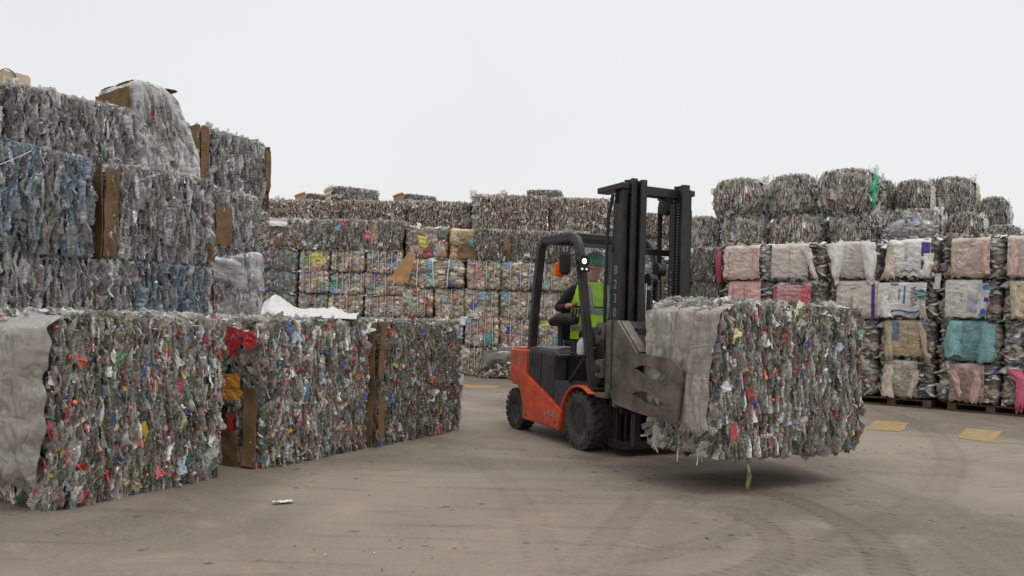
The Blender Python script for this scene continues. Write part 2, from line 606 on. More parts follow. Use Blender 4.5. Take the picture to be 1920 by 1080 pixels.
def bottle_pile(g, w, d, h, pal=P_MIX, colw=.036, Lr=(.10, .24), layers=3, hi=True, vivid=1.0, caps=1.0, films=10, zones=None,
                n_bot=0, n_cap=0, n_scrap=0, bulge=.03, rr=.09, bottom=False, thick=1.0, core=(.045, .041, .036), round_top=0.0, back=False, turn=.45, muted=0.0, dgap=.022, barrel=0.0, topfilm=1.0):
    """The compressed mass of one bale as a Pile; front face is -y, base at z = 0."""
    p = Pile(g)
    add_core(p, w, d, h, .055, core)
    var = BOT_HI if hi else BOT_LO
    bme = BOT_ME if hi else None
    sd = int(g.integers(9999))

    def colour(k, u):
        c = pick(g, pal, k)
        if zones:
            for (a, b_, table) in zones:
                m_ = (u > a * w - w / 2) & (u < b_ * w - w / 2) & (g.uniform(0, 1, k) < .85)
                c[m_] = pick(g, table, int(m_.sum()))
        return c

    def shape(u, y, v):
        P = np.stack([u, y, v], 1)
        low = fbm(P, (3.5, 3.5, 3.0), sd, 2)
        return P, low

    faces = ['front', 'top', 'left', 'right'] + (['back'] if back else []) + (['bottom'] if bottom else [])
    for fc in faces:
        for ly in range(layers if fc == 'front' else max(1, layers - 1)):
            dep = ly * dgap
            if fc in ('front', 'back'):
                u, v, L = columns(g, w, h, colw * (1 + .25 * ly), Lr)
                k = len(u)
                dp = dep + g.uniform(-dgap, dgap * .9, k)
                y = -d / 2 + dp + edge_round(u, w / 2, rr) + edge_round(v - h / 2, h / 2, rr)
                y -= bulge * (1 - (2 * u / w) ** 2) * (1 - (2 * v / h - 1) ** 2)
                P, low = shape(u, y, v)
                P[:, 1] -= .028 * low
                P[:, 0] *= 1 - .02 * (1 - low)
                if fc == 'back':
                    P[:, 1] *= -1
                ax = g.normal(0, .22, k); ay = g.normal(0, .10, k); az = g.normal(0, turn, k)
                poke = g.uniform(0, 1, k) < .07
                ax[poke] += np.where(g.uniform(0, 1, poke.sum()) < .5, 1, -1) * g.uniform(.7, 1.5, poke.sum())
                P[poke, 1] += L[poke] * .25
            elif fc in ('top', 'bottom'):
                u, v, L = columns(g, w, d, colw * 1.2, Lr)
                k = len(u)
                y = v - d / 2
                zt = h - dep + g.uniform(-.03, .025, k) - edge_round(u, w / 2, rr) - edge_round(y, d / 2, rr) - round_top * ((2 * u / w) ** 2 + .6 * (2 * y / d) ** 2)
                if fc == 'bottom':
                    zt = dep + g.uniform(-.03, .02, k) + edge_round(u, w / 2, rr) + edge_round(y, d / 2, rr)
                P, low = shape(u, y, zt)
                P[:, 2] += (.03 if fc == 'top' else .02) * low
                ax = math.pi / 2 + g.normal(0, .3, k); ay = g.normal(0, .2, k); az = g.normal(0, turn, k)
                P[:, 1] *= .97
            else:
                sgn = -1 if fc == 'left' else 1
                v_, z_, L = columns(g, d, h, .065, (Lr[0] * 1.2, Lr[1] * 1.15))
                k = len(v_)
                x = w / 2 - dep - edge_round(v_, d / 2, rr) - edge_round(z_ - h / 2, h / 2, rr) + g.uniform(-.025, .012, k)
                P, low = shape(sgn * x, v_, z_)
                P[:, 0] += sgn * .025 * low
                ax = g.uniform(-1.2, 1.2, k); ay = g.normal(0, .12, k); az = g.normal(0, .25, k)
            rot = rot_xyz(ax, ay, az)
            tk = thick * g.uniform(.75, 1.35, k)
            sc = np.stack([L * tk, L * g.uniform(.8, 1.2, k), L], 1)
            small = L < .13
            sc[small, :2] *= 1.35
            u_ = P[:, 0]
            take = 0
            if ly == 0 and n_bot:
                take = {'front': int(n_bot * .7), 'top': int(n_bot * .15), 'left': n_bot - int(n_bot * .7) - int(n_bot * .15)}.get(fc, 0)
            p.add(var if ly == 0 else BOT_LO, bme, 'bottle', P, rot, sc, colour(k, u_), take)

    def on_face(k, fr=.72, out=.02):
        """Random spots: front, top edge and ends."""
        r_ = g.uniform(0, 1, k)
        u = g.uniform(-w / 2, w / 2, k); v = g.uniform(0.02, h, k); y = g.uniform(-d / 2, d / 2, k)
        yf = -d / 2 + edge_round(u, w / 2, rr) + edge_round(v - h / 2, h / 2, rr) - bulge * (1 - (2 * u / w) ** 2) * (1 - (2 * v / h - 1) ** 2)
        low = fbm(np.stack([u, yf, v], 1), (3.5, 3.5, 3.0), sd, 2)
        o = g.uniform(-.012, out, k)
        P = np.stack([u, yf - .028 * low - o, v], 1)
        N = np.tile(np.array([0., -1., 0.]), (k, 1))
        t = (r_ > fr) & (r_ < fr + .5 * (1 - fr))
        zt = h - edge_round(u, w / 2, rr) - edge_round(y, d / 2, rr) - round_top * ((2 * u / w) ** 2 + .6 * (2 * y / d) ** 2)
        P[t] = np.stack([u, y, zt + o], 1)[t]; N[t] = (0, 0, 1)
        e = r_ >= fr + .5 * (1 - fr)
        sg = np.where(g.uniform(0, 1, k) < .5, -1.0, 1.0)
        P[e] = np.stack([sg * (w / 2 - edge_round(y, d / 2, rr) + o), y, v], 1)[e]
        N[e] = np.stack([sg, 0 * sg, 0 * sg], 1)[e]
        return P, N

    area = w * h + .5 * w * d + d * h
    ns = int(230 * vivid * area)
    P, N = on_face(ns)
    az = np.arctan2(N[:, 1], N[:, 0]) + g.normal(0, .75, ns)
    tl = np.where(np.abs(N[:, 2]) > .5, math.pi / 2, 0.0)
    rot = rot_xyz(g.normal(0, .35, ns), -tl + g.normal(0, .3, ns), az)
    s_ = g.uniform(.016, .042, ns) * np.where(g.uniform(0, 1, ns) < .07, 2.2, 1)
    sc = np.stack([s_, s_ * g.uniform(.3, .8, ns), s_ * g.uniform(1.0, 2.6, ns)], 1)
    p.add(SCRAP, SCRAP_ME if hi else None, 'label_scrap', P, rot, sc, mute(pick(g, P_VIVID, ns), muted), n_scrap)
    if hi and vivid > .5:
        kb = int(26 * area)
        P, N = on_face(kb, fr=.9)
        az = np.arctan2(N[:, 1], N[:, 0]) + g.normal(0, .45, kb)
        rot = rot_xyz(g.normal(0, .5, kb), np.where(np.abs(N[:, 2]) > .5, -math.pi / 2, 0.) + g.normal(0, .2, kb), az)
        s_ = g.uniform(.05, .11, kb)
        p.add(FILM, FILM_ME, 'label_scrap', P + N * .012, rot, np.stack([s_ * .9, s_ * g.uniform(.5, .9, kb), s_ * g.uniform(.9, 1.5, kb)], 1),
              mute(pick(g, [(34, lin(216, 214, 208), 1), (20, lin(188, 52, 50), 1), (9, lin(48, 84, 160), 1), (8, lin(200, 184, 120), 1), (10, lin(150, 176, 186), 1), (6, lin(60, 130, 84), 1), (13, lin(150, 140, 126), 1)], kb), muted), kb)
    # clear and white flakes
    nf = int(150 * area)
    P, N = on_face(nf)
    az = np.arctan2(N[:, 1], N[:, 0]) + g.normal(0, .8, nf)
    tl = np.where(np.abs(N[:, 2]) > .5, math.pi / 2, 0.0)
    rot = rot_xyz(g.normal(0, .4, nf), -tl + g.normal(0, .35, nf), az)
    s_ = g.uniform(.03, .09, nf)
    sc = np.stack([s_, s_ * g.uniform(.4, .9, nf), s_ * g.uniform(1, 1.8, nf)], 1)
    cc = pick(g, pal, nf)
    p.add(SCRAP, None, 'flake', P, rot, sc, cc)
    nc = int(56 * caps * area)
    P, N = on_face(nc, out=.03)
    az = np.arctan2(N[:, 1], N[:, 0])
    # cap axis is z: tip it to the outward normal, then scatter
    tl = np.where(np.abs(N[:, 2]) > .5, 0.0, math.pi / 2)
    rot = rot_xyz(g.normal(0, .7, nc), tl + g.normal(0, .5, nc), az + g.normal(0, .5, nc))
    s_ = g.uniform(.020, .036, nc)
    p.add(CAP, CAP_ME if hi else None, 'bottle_cap', P, rot, np.stack([s_, s_, s_ * .75], 1), mute(pick(g, P_CAPS, nc), muted), n_cap)
    # flat glossy film and flakes lying over the top, torn ends standing up a little
    nt_ = int(130 * w * d * topfilm)
    P = np.stack([g.uniform(-w / 2, w / 2, nt_), g.uniform(-d / 2, d / 2 * .8, nt_), np.zeros(nt_)], 1)
    P[:, 2] = h - edge_round(P[:, 0], w / 2, rr) - edge_round(P[:, 1], d / 2, rr) - round_top * ((2 * P[:, 0] / w) ** 2 + .6 * (2 * P[:, 1] / d) ** 2) + g.uniform(-.01, .02, nt_)
    s_ = g.uniform(.04, .14, nt_)
    p.add(FILM, None, 'film', P, rot_xyz(g.normal(0, .3, nt_), math.pi / 2 + g.normal(0, .35, nt_), g.uniform(0, 6, nt_)), np.stack([s_, s_, s_], 1), jitter_cols(g, lin(208, 205, 200), nt_, .12, .8))
    if films:
        P, N = on_face(films, fr=.35)
        az = np.arctan2(N[:, 1], N[:, 0]) + g.normal(0, .3, films)
        tl = np.where(np.abs(N[:, 2]) > .5, math.pi / 2, 0.0)
        rot = rot_xyz(g.normal(0, .6, films), -tl + g.normal(0, .2, films), az)
        s_ = g.uniform(.12, .26, films)
        c = jitter_cols(g, lin(196, 192, 186), films, .12, .72)
        p.add(FILM, FILM_ME if hi else None, 'plastic_film', P + N * .01, rot, np.stack([s_ * .8, s_ * .8, s_], 1), c, min(films, 8) if hi else 0)
    if barrel:
        for V in p.V:
            a, b_ = np.abs(2 * V[:, 0] / w), np.abs(2 * V[:, 2] / h - 1)
            V[:, 0] *= 1 - barrel * np.minimum(b_, 1.1) ** 3
            V[:, 2] = np.where(V[:, 2] > h / 2, h / 2 + (V[:, 2] - h / 2) * (1 - 1.3 * barrel * np.minimum(a, 1.1) ** 3), V[:, 2])
    return p


def film_part(t, name, loc, size, ang, col, k):
    o = link(name, FILM_ME[k % len(FILM_ME)], [M['pet_part']], t)
    o.matrix_basis = Matrix.Translation(loc) @ Matrix.Rotation(ang, 4, 'Z') @ Matrix.Rotation(.25 * math.sin(k * 2.1), 4, 'X') @ Matrix.Diagonal((size[0] * .45, size[0] * 1.15, size[1] * 1.05, 1))
    o.color = (*col, 1)
    return o


def put_bale(pile_or_mesh, name, label, loc, rotz, group, cat='bale', smooth=False):
    t = thing(name, label, cat, loc, rotz, group)
    if isinstance(pile_or_mesh, Pile):
        me = pile_or_mesh.mesh('bottle_mass', smooth)
        link('bottle_mass', me, [M['pet']], t, kind='stuff')
        for kind, me2, mt, col in pile_or_mesh.parts:
            o = bpy.data.objects.new(kind, me2)
            COL.objects.link(o)
            o.parent = t
            o.matrix_basis = Matrix(mt.tolist())
            o.color = tuple(float(x) for x in col)
    else:
        link('bottle_mass', pile_or_mesh, [M['pet']], t, kind='stuff')
    return t


def corner(c0, ang, w, d):
    """Centre of a bale whose front-left corner is c0, front edge along ang."""
    x = Vector((math.cos(ang), math.sin(ang)))
    y = Vector((-math.sin(ang), math.cos(ang)))
    v = Vector(c0[:2]) + x * (w / 2) + y * (d / 2)
    return (v.x, v.y)


def sheet(parent, name, mat, fn, nu, nv, colfn=None, thick=.004, smooth=True):
    """A draped sheet with thickness: fn(u, v) -> (n,3) for u, v in [0, 1]."""
    u, v = np.meshgrid(np.linspace(0, 1, nu), np.linspace(0, 1, nv))
    u, v = u.ravel(), v.ravel()
    P = fn(u, v)
    F = grid_faces(nu, nv)
    Q = P.reshape(nv, nu, 3)
    du = np.gradient(Q, axis=1); dv = np.gradient(Q, axis=0)
    N = np.cross(du, dv).reshape(-1, 3)
    N /= np.maximum(np.linalg.norm(N, axis=1, keepdims=True), 1e-9)
    n = len(P)
    V = np.concatenate([P, P - N * thick])
    rim = np.concatenate([np.arange(nu - 1), nu - 1 + nu * np.arange(nv - 1), n - 1 - np.arange(nu - 1), nu * (nv - 1) - nu * np.arange(nv - 1)])
    rim2 = np.roll(rim, -1)
    FS = np.stack([rim2, rim, rim + n, rim2 + n], 1)
    FF = np.concatenate([F, F[:, ::-1] + n, FS])
    C = None
    if colfn is not None:
        c = colfn(u, v)
        C = np.concatenate([c, c])
    me = np_mesh(name, V, FF, C, smooth)
    if smooth:
        me.set_sharp_from_angle(angle=R(48))
    return link(name, me, [mat], parent)


def board(parent, name, x0, x1, y0, y1, z0, z1, seed, warp=.012, mat='card'):
    """A bent sheet of cardboard; the thin axis is the shortest."""
    ext = (x1 - x0, y1 - y0, z1 - z0)
    thin = int(np.argmin(ext))
    ax = [i for i in range(3) if i != thin]
    lo = np.array((x0, y0, z0)); ex = np.array(ext)

    def fn(u, v):
        P = np.zeros((len(u), 3))
        P[:, ax[0]] = lo[ax[0]] + u * ex[ax[0]]
        P[:, ax[1]] = lo[ax[1]] + v * ex[ax[1]]
        P[:, thin] = lo[thin] + ex[thin] / 2
        nz = fbm(P, 4.0, seed)
        nz2 = vnoise(P[:, [thin, thin, ax[1]]], 12.0, seed + 5)
        P[:, thin] += warp * nz * 2 + warp * .5 * nz2
        P[:, thin] += .35 * warp * vnoise(P, 15.0, seed + 2)
        P[:, ax[0]] += .8 * warp * vnoise(P, 17.0, seed + 9)
        P[:, ax[1]] += .8 * warp * vnoise(P, 17.0, seed + 3)
        return P
    return sheet(parent, name, M[mat], fn, 12, 14, thick=max(.005, ext[thin] * .5))


# ------------------------------------------------------------------ setting: camera, sky, sun, ground
cam_d = bpy.data.cameras.new('camera')
cam = bpy.data.objects.new('camera', cam_d)
COL.objects.link(cam)
cam_d.sensor_width = 36.0
cam_d.lens = 36.0 * 1450 / 1920
cam_d.shift_y = 60 / 1920
cam_d.clip_end = 2000
cam.matrix_world = Matrix.Translation((0, 0, 1.27)) @ Matrix.Rotation(R(90), 4, 'X') @ Matrix.Rotation(R(1.6), 4, 'Z')
scene.camera = cam

SUN_EL, SUN_AZ = R(68), R(140)        # azimuth clockwise from +Y: from behind the camera, to the right
world = bpy.data.worlds.new('World')
scene.world = world
world.use_nodes = True
wt = world.node_tree
bg = wt.nodes['Background']
sky = node(wt, 'ShaderNodeTexSky', sky_type='NISHITA', sun_disc=False, sun_elevation=SUN_EL, sun_rotation=SUN_AZ, air_density=2.0, dust_density=6.0)
hs = node(wt, 'ShaderNodeHueSaturation', Saturation=0.12)
wt.links.new(sky.outputs['Color'], hs.inputs['Color'])
tc = node(wt, 'ShaderNodeTexCoord')
sep = node(wt, 'ShaderNodeSeparateXYZ')
wt.links.new(tc.outputs['Generated'], sep.inputs['Vector'])
rp = node(wt, 'ShaderNodeValToRGB')
e = rp.color_ramp.elements
e[0].position, e[0].color = 0.0, (8.9, 8.9, 8.9, 1)
e[1].position, e[1].color = 1.0, (15.0, 15.1, 15.4, 1)
x = e.new(0.42); x.color = (8.45, 8.6, 8.75, 1)
wt.links.new(sep.outputs['Z'], rp.inputs['Fac'])
mx = node(wt, 'ShaderNodeMix', data_type='RGBA')
mx.inputs['Factor'].default_value = 0.94      # thick overcast over the clear-sky model
wt.links.new(hs.outputs['Color'], mx.inputs['A'])
cn = node(wt, 'ShaderNodeTexNoise', Scale=1.3, Detail=4.0, Roughness=.5)
wt.links.new(tc.outputs['Generated'], cn.inputs['Vector'])
cm = node(wt, 'ShaderNodeMapRange')
cm.inputs['From Min'].default_value, cm.inputs['From Max'].default_value = .3, .7
cm.inputs['To Min'].default_value, cm.inputs['To Max'].default_value = .955, 1.03
wt.links.new(cn.outputs['Fac'], cm.inputs['Value'])
cv = node(wt, 'ShaderNodeVectorMath', operation='SCALE')
wt.links.new(rp.outputs['Color'], cv.inputs[0])
wt.links.new(cm.outputs['Result'], cv.inputs['Scale'])
wt.links.new(cv.outputs[0], mx.inputs['B'])
wt.links.new(mx.outputs['Result'], bg.inputs['Color'])
bg.inputs['Strength'].default_value = 0.1

sun_d = bpy.data.lights.new('sun', 'SUN')
sun_d.energy = 1.0
sun_d.angle = R(16)
sun_d.color = (1.0, 0.97, 0.92)
sun = bpy.data.objects.new('sun', sun_d)
COL.objects.link(sun)
sd_ = Vector((math.sin(SUN_AZ) * math.cos(SUN_EL), math.cos(SUN_AZ) * math.cos(SUN_EL), math.sin(SUN_EL)))
sun.rotation_euler = (-sd_).to_track_quat('-Z', 'Y').to_euler()
vs = scene.view_settings
vs.view_transform = 'Standard'
vs.look = 'None'
vs.exposure = 0.0
vs.gamma = 1.0
scene.cycles.transparent_max_bounces = 10
scene.cycles.max_bounces = 6


def ground_material():
    m, nt, b = new_mat('dusty_concrete')
    L = nt.links
    tc = node(nt, 'ShaderNodeTexCoord')
    P = tc.outputs['Object']

    def noise(scale, detail=5, rough=.6, vec=P, dist=0.0):
        n = node(nt, 'ShaderNodeTexNoise', Scale=scale, Detail=detail, Roughness=rough, Distortion=dist)
        L.new(vec, n.inputs['Vector'])
        return n.outputs['Fac']

    def math_(op, a, b_=None, clamp=False):
        n = node(nt, 'ShaderNodeMath', operation=op, use_clamp=clamp)
        for i, q in enumerate((a, b_)):
            if q is None:
                continue
            if isinstance(q, (int, float)):
                n.inputs[i].default_value = q
            else:
                L.new(q, n.inputs[i])
        return n.outputs[0]

    def smooth(x, a, c):
        n = node(nt, 'ShaderNodeMapRange', interpolation_type='SMOOTHSTEP')
        n.inputs['From Min'].default_value = a
        n.inputs['From Max'].default_value = c
        L.new(x, n.inputs['Value'])
        return n.outputs['Result']

    def mix(fac, a, c):
        n = node(nt, 'ShaderNodeMix', data_type='RGBA')
        L.new(fac, n.inputs['Factor'])
        for k, q in (('A', a), ('B', c)):
            if isinstance(q, tuple):
                n.inputs[k].default_value = (*q, 1)
            else:
                L.new(q, n.inputs[k])
        return n.outputs['Result']

    big = noise(.35, 4, .55, dist=.6)
    mid = noise(1.6, 6, .65, dist=.4)
    fine = noise(28, 5, .7)
    grain = noise(170, 3, .7)
    # streaks swept along the driving direction
    mp = node(nt, 'ShaderNodeMapping')
    mp.inputs['Rotation'].default_value = (0, 0, R(24))
    mp.inputs['Scale'].default_value = (.5, 4.5, 1)
    L.new(P, mp.inputs['Vector'])
    streak = noise(1.4, 6, .62, mp.outputs['Vector'], .5)
    col = mix(smooth(big, .34, .66), lin(108, 99, 88), lin(138, 128, 114))
    col = mix(math_('MULTIPLY', smooth(mid, .50, .72), .6), col, lin(146, 134, 117))
    col = mix(math_('MULTIPLY', smooth(streak, .52, .70), .55), col, lin(96, 84, 72))
    col = mix(math_('MULTIPLY', smooth(fine, .45, .8), .35), col, lin(160, 148, 132))
    col = mix(math_('MULTIPLY', smooth(grain, .54, .72), .55), col, lin(82, 74, 66))
    # tyre tracks
    sx = node(nt, 'ShaderNodeSeparateXYZ')
    L.new(P, sx.inputs['Vector'])
    wob = math_('MULTIPLY', math_('SUBTRACT', noise(.9, 3), .5), .12)
    total = None
    arcs = [(.55, 4.86, 1.10, .13, .85), (-.18, 5.0, 2.40, .15, .95), (-.62, 5.1, 3.3, .13, .5), (7.9, 4.0, 5.0, .15, .5), (-11.32, 9.51, 12.89, .13, .55), (-.42, 6.31, 2.38, .12, .55), (-6.72, 13.89, 12.74, .17, .6),
            (-6.0, 13.0, 13.2, .15, .4), (5.5, 12.0, 5.6, .15, .45), (-9.0, 4.0, 9.2, .14, .35), (9.5, 7.5, 6.6, .16, .5)]
    for cx, cy, rad, wd, amp in arcs:
        dx = math_('SUBTRACT', sx.outputs['X'], cx)
        dy = math_('SUBTRACT', sx.outputs['Y'], cy)
        dist = math_('SQRT', math_('ADD', math_('MULTIPLY', dx, dx), math_('MULTIPLY', dy, dy)))
        dd = math_('SUBTRACT', math_('ADD', dist, wob), rad)
        d = math_('ABSOLUTE', dd)
        band = math_('SUBTRACT', 1.0, smooth(d, wd * .55, wd))
        ang = math_('ARCTAN2', dy, dx)
        # chevron lugs: phase shifts with the distance from the track's middle
        ph = math_('ADD', math_('MULTIPLY', ang, rad * 2 * math.pi / .085), math_('MULTIPLY', d, 30.0))
        lug = smooth(math_('SINE', ph), -.3, .5)
        edge = smooth(d, wd * .15, wd * .75)
        t = math_('MULTIPLY', band, math_('ADD', .35, math_('MULTIPLY', math_('MULTIPLY', lug, edge), .65)))
        t = math_('MULTIPLY', t, amp)
        if rad < 4:          # only the stretch where the wheels turned
            t = math_('MULTIPLY', t, smooth(sx.outputs['X'], cx - rad * .1, cx + rad * .5))
        total = t if total is None else math_('MAXIMUM', total, t)
    total = math_('MULTIPLY', total, smooth(noise(1.1, 4, .6), .30, .50))
    col = mix(math_('MULTIPLY', total, .68), col, lin(74, 63, 52))
    # dark flecks and oil spots
    vo = node(nt, 'ShaderNodeTexVoronoi', Scale=5.5, Randomness=1.0)
    wp = node(nt, 'ShaderNodeVectorMath', operation='ADD')
    nzv = node(nt, 'ShaderNodeTexNoise', Scale=9.0, Detail=4.0)
    L.new(P, nzv.inputs['Vector'])
    sc_ = node(nt, 'ShaderNodeVectorMath', operation='SCALE')
    sc_.inputs['Scale'].default_value = .16
    L.new(nzv.outputs['Color'], sc_.inputs[0])
    L.new(P, wp.inputs[0]); L.new(sc_.outputs[0], wp.inputs[1])
    L.new(wp.outputs[0], vo.inputs['Vector'])
    spot = math_('SUBTRACT', 1.0, smooth(vo.outputs['Distance'], .10, .17))
    spot = math_('MULTIPLY', spot, smooth(noise(.9, 3, .5), .46, .56))
    col = mix(math_('MULTIPLY', spot, .7), col, lin(52, 47, 43))
    # saw-cut joints
    for (px, py, a) in ((-2.25, 6.25, R(-31)), (3.0, 9.2, R(-31))):
        q = math_('ADD', math_('MULTIPLY', math_('SUBTRACT', sx.outputs['X'], px), -math.sin(a)), math_('MULTIPLY', math_('SUBTRACT', sx.outputs['Y'], py), math.cos(a)))
        jd = math_('SUBTRACT', 1.0, smooth(math_('ABSOLUTE', q), .006, .014))
        jd = math_('MULTIPLY', jd, smooth(mid, .42, .55))
        col = mix(math_('MULTIPLY', jd, .18), col, lin(172, 162, 148))
    L.new(col, b.inputs['Base Color'])
    rr_ = node(nt, 'ShaderNodeMapRange')
    rr_.inputs['To Min'].default_value = .62
    rr_.inputs['To Max'].default_value = .85
    L.new(mid, rr_.inputs['Value'])
    L.new(rr_.outputs['Result'], b.inputs['Roughness'])
    b.inputs['Specular IOR Level'].default_value = .3
    hgt = math_('ADD', math_('MULTIPLY', fine, .6), math_('ADD', math_('MULTIPLY', grain, .35), math_('MULTIPLY', total, -.5)))
    bp = node(nt, 'ShaderNodeBump', Strength=.35, Distance=.01)
    L.new(hgt, bp.inputs['Height'])
    L.new(bp.outputs['Normal'], b.inputs['Normal'])
    return m


gm = MB()
vsq = [gm.bm.verts.new(p) for p in ((-300, -60, 0), (300, -60, 0), (300, 500, 0), (-300, 500, 0))]
gm.bm.faces.new(vsq)
gm.build('ground', ground_material(), None, kind='structure')


def paint_material():
    m, nt, b = new_mat('worn_yellow_paint')
    tc = node(nt, 'ShaderNodeTexCoord')
    mp = node(nt, 'ShaderNodeMapping')
    mp.inputs['Rotation'].default_value = (0, 0, R(20))
    mp.inputs['Scale'].default_value = (3, 14, 1)
    n1 = node(nt, 'ShaderNodeTexNoise', Scale=1.6, Detail=6.0, Roughness=.7)
    rp = node(nt, 'ShaderNodeValToRGB')
    el = rp.color_ramp.elements
    el[0].position, el[0].color = .43, (*lin(126, 112, 92), 1)
    el[1].position, el[1].color = .66, (*lin(186, 146, 58), 1)
    q = el.new(.54); q.color = (*lin(158, 130, 74), 1)
    nt.links.new(tc.outputs['Object'], mp.inputs['Vector'])
    nt.links.new(mp.outputs['Vector'], n1.inputs['Vector'])
    nt.links.new(n1.outputs['Fac'], rp.inputs['Fac'])
    nt.links.new(rp.outputs['Color'], b.inputs['Base Color'])
    b.inputs['Roughness'].default_value = .7
    return m


M['paint'] = paint_material()
for quad in ([(4.57, 9.88), (4.93, 9.72), (5.53, 10.70), (5.15, 10.90)], [(5.38, 9.27), (5.65, 9.0), (6.41, 10.05), (6.06, 10.28)],
             [(-1.45, 14.2), (-.30, 14.2), (-.18, 14.85), (-1.25, 14.85)]):
    mb = MB()
    # ragged outline
    pts = []
    for i in range(4):
        a, c = Vector(quad[i]), Vector(quad[(i + 1) % 4])
        for k in range(8):
            q = a.lerp(c, k / 8)
            pts.append((q.x + random.uniform(-.015, .015), q.y + random.uniform(-.015, .015), .004))
    mb.bm.faces.new([mb.bm.verts.new(p) for p in pts])
    mb.build('yellow_road_marking', M['paint'], None, kind='structure')

# ------------------------------------------------------------------ the front row of tall mixed bales
G_FRONT = 'tall mixed bottle bales standing on the concrete'
ANG_F = math.atan2(.883, .468)


def lobe_sheet(t, name, w, d, h, side, top, bot, z0, z1, bulge, colr, seed, mat='sack', ragged=.04, out=.015):
    """One bulging bag pressed over a bale's end; top and bot = (y centre, width) there. y = -d/2 is the front edge."""
    def fn(u, v):
        k = 1 - v
        yc = top[0] + (bot[0] - top[0]) * k + .03 * np.sin(k * 4 + seed)
        wd = top[1] + (bot[1] - top[1]) * k
        P = np.stack([u * 2, v * 2.4, 0 * u + seed], 1)
        y = yc + (.5 - u) * wd + .02 * vnoise(P, (2, 4, 1), seed + 1)
        z = z0 + v * (z1 - z0) + ragged * vnoise(P, (4, 1, 1), seed + 2) * (1 - v)
        prof = np.sin(np.clip(u, 0, 1) * math.pi) ** .55
        cap_ = 1 - np.clip((v - .86) / .14, 0, 1) ** 2 * .8
        foot = 1 - np.clip((.08 - v) / .08, 0, 1) ** 2 * .6
        wr = 1 - np.abs(vnoise(P, (.7, 3.2, 1), seed + 3))
        dg = 1 - np.abs(vnoise(np.stack([u * 2 + v * 1.6, v * 2 - u, 0 * u + seed], 1), (1.1, 1.0, 1), seed + 4))
        fold = 1 - np.abs(vnoise(P, (2.6, .55, 1), seed + 9))
        o = (out + bulge * prof * cap_ * foot + .012 * vnoise(P, (1.5, 1.2, 1), seed + 5) - .008 * wr ** 8 - .014 * dg ** 8 - .016 * fold ** 6) + .003 * vnoise(P, (6, 9, 1), seed + 11)
        x = w / 2 + o - .10 * np.clip((v - .93) / .07, 0, 1)
        over = np.maximum(0, -d / 2 - y)
        x = x - over * .9
        y = np.maximum(y, -d / 2 - .03 - over * .35)
        return np.stack([side * x, y, z], 1)

    def cf(u, v):
        P = np.stack([u * 3, v * 3, u * 0 + seed], 1)
        c = np.tile(np.array([*colr, 1.0]), (len(u), 1))
        c[:, :3] *= (1 + .14 * fbm(P, (2, 2, 1), seed + 6) + .07 * vnoise(P, (22, 3, 1), seed + 7))[:, None]
        return np.clip(c, .01, .85)
    return sheet(t, name, M[mat], fn, 48, 64, cf, -.006 * side)


def part_sheet_end(t, name, w, d, h, z0, z1, side, seed, lobes, colr, mat='sack', wrap=.1, amp=.07, ragged=.05):
    """Thin film over a far bale's end that just folds round the front edge."""
    return lobe_sheet(t, name, w, d, h, side, (-.02 - wrap / 2, d * .9 + wrap), (-.02, d * .9), z0, z1 - .04, amp, colr, seed, mat, ragged)


g = np.random.default_rng(11)
w, d, h = 1.33, 1.1, 1.2
p = bottle_pile(g, w, d, h, P_MIX, .025, (.07, .19), 3, True, 1.15, .75, 8, muted=.12, dgap=.016, turn=.34, thick=1.1, n_bot=100, n_cap=90, n_scrap=90)
c = corner((-2.84, 4.79), ANG_F, w, d)
t = put_bale(p, 'bottle_bale', 'nearest tall bale of mixed bottles with grey woven sacks over its end', (c[0], c[1], .0), ANG_F, G_FRONT)
lobe_sheet(t, 'woven_sack', w, d, h, -1, (.08, .56), (.10, .54), .13, h + .01, .10, lin(132, 127, 120), 4, 'crinkle', out=.0)
lobe_sheet(t, 'woven_sack', w, d, h, -1, (-.40, .40), (-.31, .36), .18, h + .02, .13, lin(142, 137, 129), 8, 'crinkle', out=.06)

g = np.random.default_rng(12)
w, d, h = 1.34, 1.1, 1.2
zred = [(0, .06, [(1, lin(170, 160, 150), .7), (.6, lin(186, 40, 36), 1)])]
p = bottle_pile(g, w, d, h, P_MIX, .025, (.07, .19), 3, True, 1.25, .7, 8, muted=.12, dgap=.016, turn=.34, thick=1.1, n_bot=100, n_cap=80, n_scrap=90)
c = corner((-1.99, 6.27), ANG_F, w, d)
t = put_bale(p, 'bottle_bale', 'middle tall mixed bale with brown cardboard and red film on its open end', (c[0], c[1], 0), ANG_F, G_FRONT)
board(t, 'cardboard_sheet', -w / 2 - .05, -w / 2 - .035, -.50, -.36, .02, .66, 3, .015)
board(t, 'cardboard_sheet', -w / 2 - .045, -w / 2 - .03, .0, .5, .55, 1.18, 4, .025)
board(t, 'cardboard_sheet', -w / 2 - .055, -w / 2 - .04, -.33, .3, .0, .30, 5, .02)
for (y0, y1, z0, z1, cc, sd) in ((-.36, -.18, .92, 1.14, lin(150, 40, 42), 1), (-.22, -.08, .78, .93, lin(44, 120, 66), 2), (-.36, -.12, .56, .76, lin(190, 130, 56), 6), (-.52, -.40, .98, 1.12, lin(176, 40, 44), 8), (-.30, -.23, .30, .44, lin(170, 44, 46), 3)):
    film_part(t, 'film_scrap', (-w / 2 - .085, (y0 + y1) / 2, (z0 + z1) / 2), (y1 - y0, z1 - z0), .15, cc, sd)

